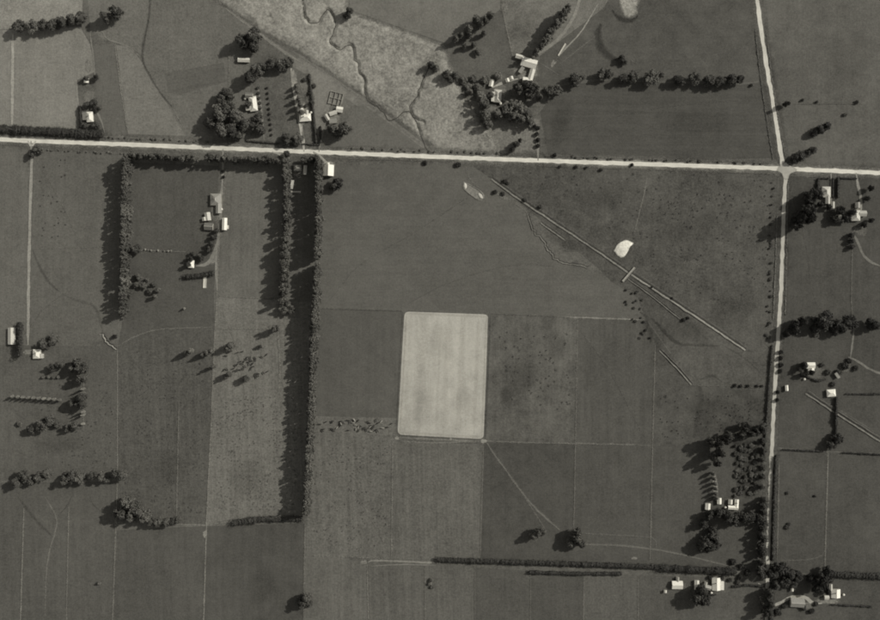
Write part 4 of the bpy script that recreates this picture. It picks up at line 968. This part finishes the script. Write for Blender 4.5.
B('shed', 697, 585, 0, 'narrow white shed between two bottom roofs', 'shed', [dict(w=4, d=8.6, door=True)], 216)
B('farmhouse', 717.5, 584, 0, 'bright white bottom farmhouse with stepped plan', 'house', [dict(w=8, d=12, cx=-1, cy=0, kind='gable', chimney=True, door=True), dict(w=3.4, d=8, cx=4.4, cy=-1.5, kind='lean')], 238)
B('shed', 708, 587.5, -15, 'grey broken-roofed shed beside the bottom farmhouse', 'shed', [dict(w=6, d=4, axis='x'), dict(w=2.4, d=3, cx=-3, cy=3)], 160)
B('shed', 665.5, 591.5, 0, 'tiny white hut at the left of the bottom roofs', 'shed', [dict(w=2, d=2, wins=False)], 216)
B('shed', 797.5, 602.5, -3, 'wide grey shed below the bottom drive', 'shed', [dict(w=13, d=8.5, axis='x', door=True, h=3.5)], 140)
B('farmhouse', 836, 593.5, 0, 'bright white bottom right house', 'house', [dict(w=8.4, d=8, chimney=True, door=True), dict(w=2.6, d=6, cx=-5, cy=6, g=190)], 244)
B('shed', 827, 597.5, 0, 'small white shed left of the bottom right house', 'shed', [dict(w=4, d=3.4, axis='x', wins=False)], 206)
B('shed', 792.5, 589, 0, 'tiny white upright hut above the bottom drive', 'shed', [dict(w=1.5, d=4, wins=False)], 240)
def slab(px, py, w, d, rot, label, g):
    o = empty('concrete_pad', P(px, py)+Vector((0, 0, .2)), R(rot)); tag(o, label, 'concrete pad')
    v, f = [], []; box(v, f, -w/2, w/2, -d/2, d/2, 0, .35); link('slab', mesh('slab', v, f, M_CONC), o)
    for s in (-1, 1):
        v, f = [], []; box(v, f, s*w/2-.1, s*w/2+.1, -d/2-.1, d/2+.1, 0, .7); link('kerb', mesh('kerb', v, f, M_CONC), o)
slab(205, 282, 3, 12, -3, 'long pale concrete pad below the small white cottage', 170)
slab(562, 50, 1.4, 14, -31, 'pale narrow concrete race right of the slanting belt', 150)

# stockyard pens
def pens(px, py, rot, nx, ny, sx, sy, label):
    o = empty('stock_pen', P(px, py)+Vector((0, 0, .1)), R(rot)); tag(o, label, 'stock pen')
    for i in range(nx+1):
        v, f = [], []; x = (i-nx/2)*sx+random.uniform(-.6, .6)
        for z in (.4, .8, 1.2, 1.5): box(v, f, x-.1, x+.1, -ny*sy/2, ny*sy/2, z-.09, z+.09)
        for k in range(ny*2+1): y = -ny*sy/2+k*sy/2; box(v, f, x-.14, x+.14, y-.14, y+.14, 0, 1.7)
        link('rail_panel', mesh('rail_panel', v, f, M_RAIL), o)
    for i in range(ny+1):
        v, f = [], []; y = (i-ny/2)*sy+random.uniform(-.8, .8)
        for z in (.4, .8, 1.2, 1.5): box(v, f, -nx*sx/2, nx*sx/2, y-.08, y+.08, z-.06, z+.06)
        link('rail_panel', mesh('rail_panel', v, f, M_RAIL), o)
pens(336, 99, -14, 3, 2, 4.4, 6.5, 'timber stock pens above the roadside stockyard sheds')

# farm bridge over the straight drain
def bridge():
    a, b = P(622.5, 281.5), P(634.5, 267.5); d = (b-a); L = d.length
    o = empty('farm_bridge', (a+b)/2+Vector((0, 0, .2)), math.atan2(d.y, d.x)); tag(o, 'small pale plank bridge crossing the straight drain', 'bridge')
    n = 26; v, f = [], []; box(v, f, -L/n*.46, L/n*.46, -1.0, 1.0, .9, 1.05); me = mesh('plank', v, f, M_RAIL)
    for i in range(n): q = link('plank', me, o); q.location.x = -L/2+(i+.5)*L/n
    for s in (-1, 1):
        v, f = [], []; box(v, f, -L/2, L/2, s*.7-.15, s*.7+.15, .5, .9); link('beam', mesh('beam', v, f, M_WOOD), o)
        v, f = [], []; box(v, f, -L/2, L/2, s*.95-.08, s*.95+.08, 1.7, 1.85)
        for k in range(7): x = -L/2+.3+k*(L-.6)/6; box(v, f, x-.09, x+.09, s*.95-.07, s*.95+.07, 1.05, 1.7)
        link('handrail', mesh('handrail', v, f, M_WOOD), o)
    v, f = [], []
    for x in (-L/2+1, L/2-1): box(v, f, x-.6, x+.6, -1.2, 1.2, -.1, .5)
    link('abutment', mesh('abutment', v, f, M_CONC), o)
bridge()

# ------------------------------------------------------------------ fences with the uncut grass under the wires
def fence(pts, label, g=104, w=1.3, cover=.75):
    strip('long_grass', pts, w, g-4, cover*.85, .6, 1.0, kind='structure', zoff=.16, curve=0, jit=.6)
    line = resample(pts, 4.0); c0 = P(line[0].x, line[0].y)
    o = empty('fence', c0); tag(o, label, 'fence')
    v, f = [], []
    for p in line: c = P(p.x, p.y)-c0; box(v, f, c.x-.08, c.x+.08, c.y-.08, c.y+.08, 0, 1.25)
    link('posts', mesh('posts', v, f, M_WOOD), o)['kind'] = 'stuff'
    v, f = [], []
    for z in (.35, .65, .95, 1.15):
        for a, b in zip(pts, pts[1:]): tube(v, f, P(*a)-c0+Vector((0, 0, z)), P(*b)-c0+Vector((0, 0, z)), .012, .012, 4)
    link('wires', mesh('wires', v, f, M_WIRE), o)['kind'] = 'stuff'
FN = [
 ([(115,45),(121,90),(127.5,130)], 'wire fence down the right side of the narrow dark upper left strip', 124),
 ([(150,72),(168,70)], 'short wire fence stub beside the upper left ditch', 112),
 ([(33,249),(98,247)], 'wire fence across the paddock right of the farm lane', 98),
 ([(133,250),(188,252)], 'wire fence crossing right of the left shelterbelt', 104),
 ([(226,168),(223.5,200),(219,245),(217,297)], 'wire fence along the right of the farm drive', 112),
 ([(217,297),(215,330),(211,430),(206.5,524),(203,640)], 'long wire fence continuing below the farm drive', 118),
 ([(217,296),(250,298),(283,299)], 'wire fence between farm drive and short shelterbelt', 106),
 ([(218,329),(276,329)], 'wire fence above the cattle herd', 112),
 ([(278,330),(280,365),(279,391)], 'wire fence right of the cattle herd', 124),
 ([(117.5,346),(117.5,478),(112,640)], 'long wire fence between the two lower left paddocks', 106),
 ([(179,402),(176.5,522)], 'wire fence splitting the striped left paddock', 100),
 ([(84,366),(83.5,430)], 'wire fence right of the slender poplar file', 104),
 ([(24,508),(20,640)], 'wire fence near the bottom left corner', 118),
 ([(69,506),(66,640)], 'wire fence second from the bottom left corner', 102),
 ([(174,524),(206,525),(232,521)], 'wire fence joining the two lower left hedges', 112),
 ([(305,524),(303.5,640)], 'wire fence below the end of the long shelterbelt', 100),
 ([(392.5,440),(391.5,558)], 'wire fence under the left corner of the mown field', 112),
 ([(483.5,444),(480,558)], 'wire fence under the right corner of the mown field', 100),
 ([(306,555),(391,558.5)], 'wire fence under the pale lower centre paddock', 102),
 ([(367,563),(369,640)], 'wire fence dropping from the bottom track bend', 108),
 ([(425,566),(425,640)], 'faint wire fence second along the bottom centre', 98),
 ([(475,568),(475,640)], 'wire fence below the left part of the long bottom hedge', 92),
 ([(530.5,576),(530,640)], 'wire fence below the left end of the short hedge', 88),
 ([(584,577),(583,640)], 'wire fence below the right end of the short hedge', 96),
 ([(638,576),(638,640)], 'wire fence left of the bottom white roofs', 96),
 ([(577.5,319),(575.5,443),(573.5,534)], 'wire fence between the two dark centre paddocks', 92),
 ([(655,345),(652.5,445),(650,560)], 'wire fence right of the dark centre paddocks', 98),
 ([(565,317),(600,318.2),(644,320)], 'bright wire fence ending at the rough drain patch', 142),
 ([(489,313.5),(565,317)], 'wire fence off the top right mown field corner', 92),
 ([(317,308.5),(402,311)], 'wire fence off the top left mown field corner', 84),
 ([(485,441),(530,442.5),(576,443.5),(641,444.5)], 'wire fence right from the lower mown field corner', 106),
 ([(852,250),(851,300),(853,326)], 'wire fence at the far right above the wide crown', 84),
 ([(828,453),(826,520),(824.5,572)], 'wire fence down the lower right paddocks', 108),
 ([(694,385.5),(735,386),(764,388)], 'wire fence joining the short drain to the south road', 84),
 ([(779,462),(777,560)], 'wire fence right of the roadside hedge', 96),
 ([(502,8),(508,36),(513,57)], 'wire fence running up from the big barn', 124),
 ([(788,176),(815,177)], 'wire fence at the lower right crossroads corner', 84),
 ([(795,104),(862,104)], 'wire fence across the top right paddock', 84),
 ([(229,50),(229,88)], 'wire fence left of the upper left homestead', 106),
 ([(340,158.5),(460,161.5)], 'wire fence along the lower side of the main road', 92, 2.2, .6),
 ([(105,137),(200,141.5)], 'wire fence along the upper side of the main road at left', 110, 2.4, .7),
 ([(500,154.5),(770,163)], 'wire fence along the upper side of the main road at right', 90, 2.0, .6),
 ([(540,166),(775,174)], 'wire fence along the lower side of the main road at right', 84, 1.6, .6),
 ([(346,148),(440,152.5)], 'wire fence along the upper side of the main road centre', 104, 2.4, .7),
]
for a in FN: fence(*a)

# ------------------------------------------------------------------ cattle
def cow_mesh():
    me = bpy.data.meshes.new('cow_body')
    J = [(0,0,1.1,.34),(.45,0,1.12,.36),(-.5,0,1.12,.34),(.8,0,1.18,.3),(1.05,0,1.3,.2),(1.3,0,1.3,.17),(1.6,0,1.1,.11),(-.8,0,1.15,.28),(-.95,0,1.05,.06),(-1.0,0,.5,.04),
         (.7,.22,.85,.14),(.72,.24,.45,.08),(.7,.24,.03,.07),(.7,-.22,.85,.14),(.66,-.24,.45,.08),(.7,-.24,.03,.07),
         (-.72,.22,.85,.18),(-.85,.24,.45,.09),(-.78,.24,.03,.07),(-.72,-.22,.85,.18),(-.8,-.24,.45,.09),(-.72,-.24,.03,.07),
         (1.28,.2,1.42,.05),(1.28,-.2,1.42,.05)]
    E = [(0,1),(0,2),(1,3),(3,4),(4,5),(5,6),(2,7),(7,8),(8,9),(3,10),(10,11),(11,12),(3,13),(13,14),(14,15),(7,16),(16,17),(17,18),(7,19),(19,20),(20,21),(5,22),(5,23)]
    me.from_pydata([j[:3] for j in J], E, [])
    o = bpy.data.objects.new('cow_tmp', me); COL.objects.link(o)
    o.modifiers.new('s', 'SKIN')
    if not me.skin_vertices: me.skin_vertices.new()
    for i, j in enumerate(J): me.skin_vertices[0].data[i].radius = (j[3]*(.9 if i else 1), j[3])
    me.skin_vertices[0].data[0].use_root = True
    o.modifiers.new('d', 'SUBSURF').levels = 1
    dg = bpy.context.evaluated_depsgraph_get(); out = bpy.data.meshes.new_from_object(o.evaluated_get(dg))
    bpy.data.objects.remove(o); bpy.data.meshes.remove(me)
    out.polygons.foreach_set('use_smooth', [True]*len(out.polygons)); return out
COWD = cow_mesh(); COWD.name = 'cow'; COWD.materials.clear(); COWD.materials.append(M_HIDE)
COWP = COWD.copy(); COWP.materials.clear(); COWP.materials.append(M_HIDE2)
def cow(px, py, rot, pale, label, group):
    o = link('cow', COWP if pale else COWD); o.location = P(px, py)+Vector((0, 0, .12)); o.rotation_euler = (0, 0, rot); o.scale = (1.32,)*3
    tag(o, label, 'cow', group)
herd = [(232,350),(238,353),(226,356),(243,352),(247.5,359),(251,357.5),(255,357),(245,361),(248,362),(241,361),(238,364),(236,365.5),(252,361),(256,360),(249,364),(246,366.5),(251,368),(254,366.5),(244,369),(240,369),(237,370),(235,371),(228,369.5),(224,369.5),(255.5,374),(256,377),(259,373.5),(264,372.5),(258,376),(267,354.5),(262,357),(247,357),(243,364),(253,364),(268,371),(234,368.5)]
for x, y in herd: cow(x+random.uniform(-.6, .6), y+random.uniform(-.6, .6), random.uniform(0, 6.28), False, 'dark cow in the loose herd left of the long shelterbelt', 'cattle herd left of the long shelterbelt')
for i in range(46):
    x = random.uniform(316, 393); y = random.uniform(419.5, 431)
    cow(x, y, random.uniform(0, 6.28), i % 4 == 0, 'pale cow grazing the narrow break left of the mown field' if i % 4 == 0 else 'dark cow grazing the narrow break left of the mown field', 'pale cattle in the grazing break' if i % 4 == 0 else 'dark cattle in the grazing break')
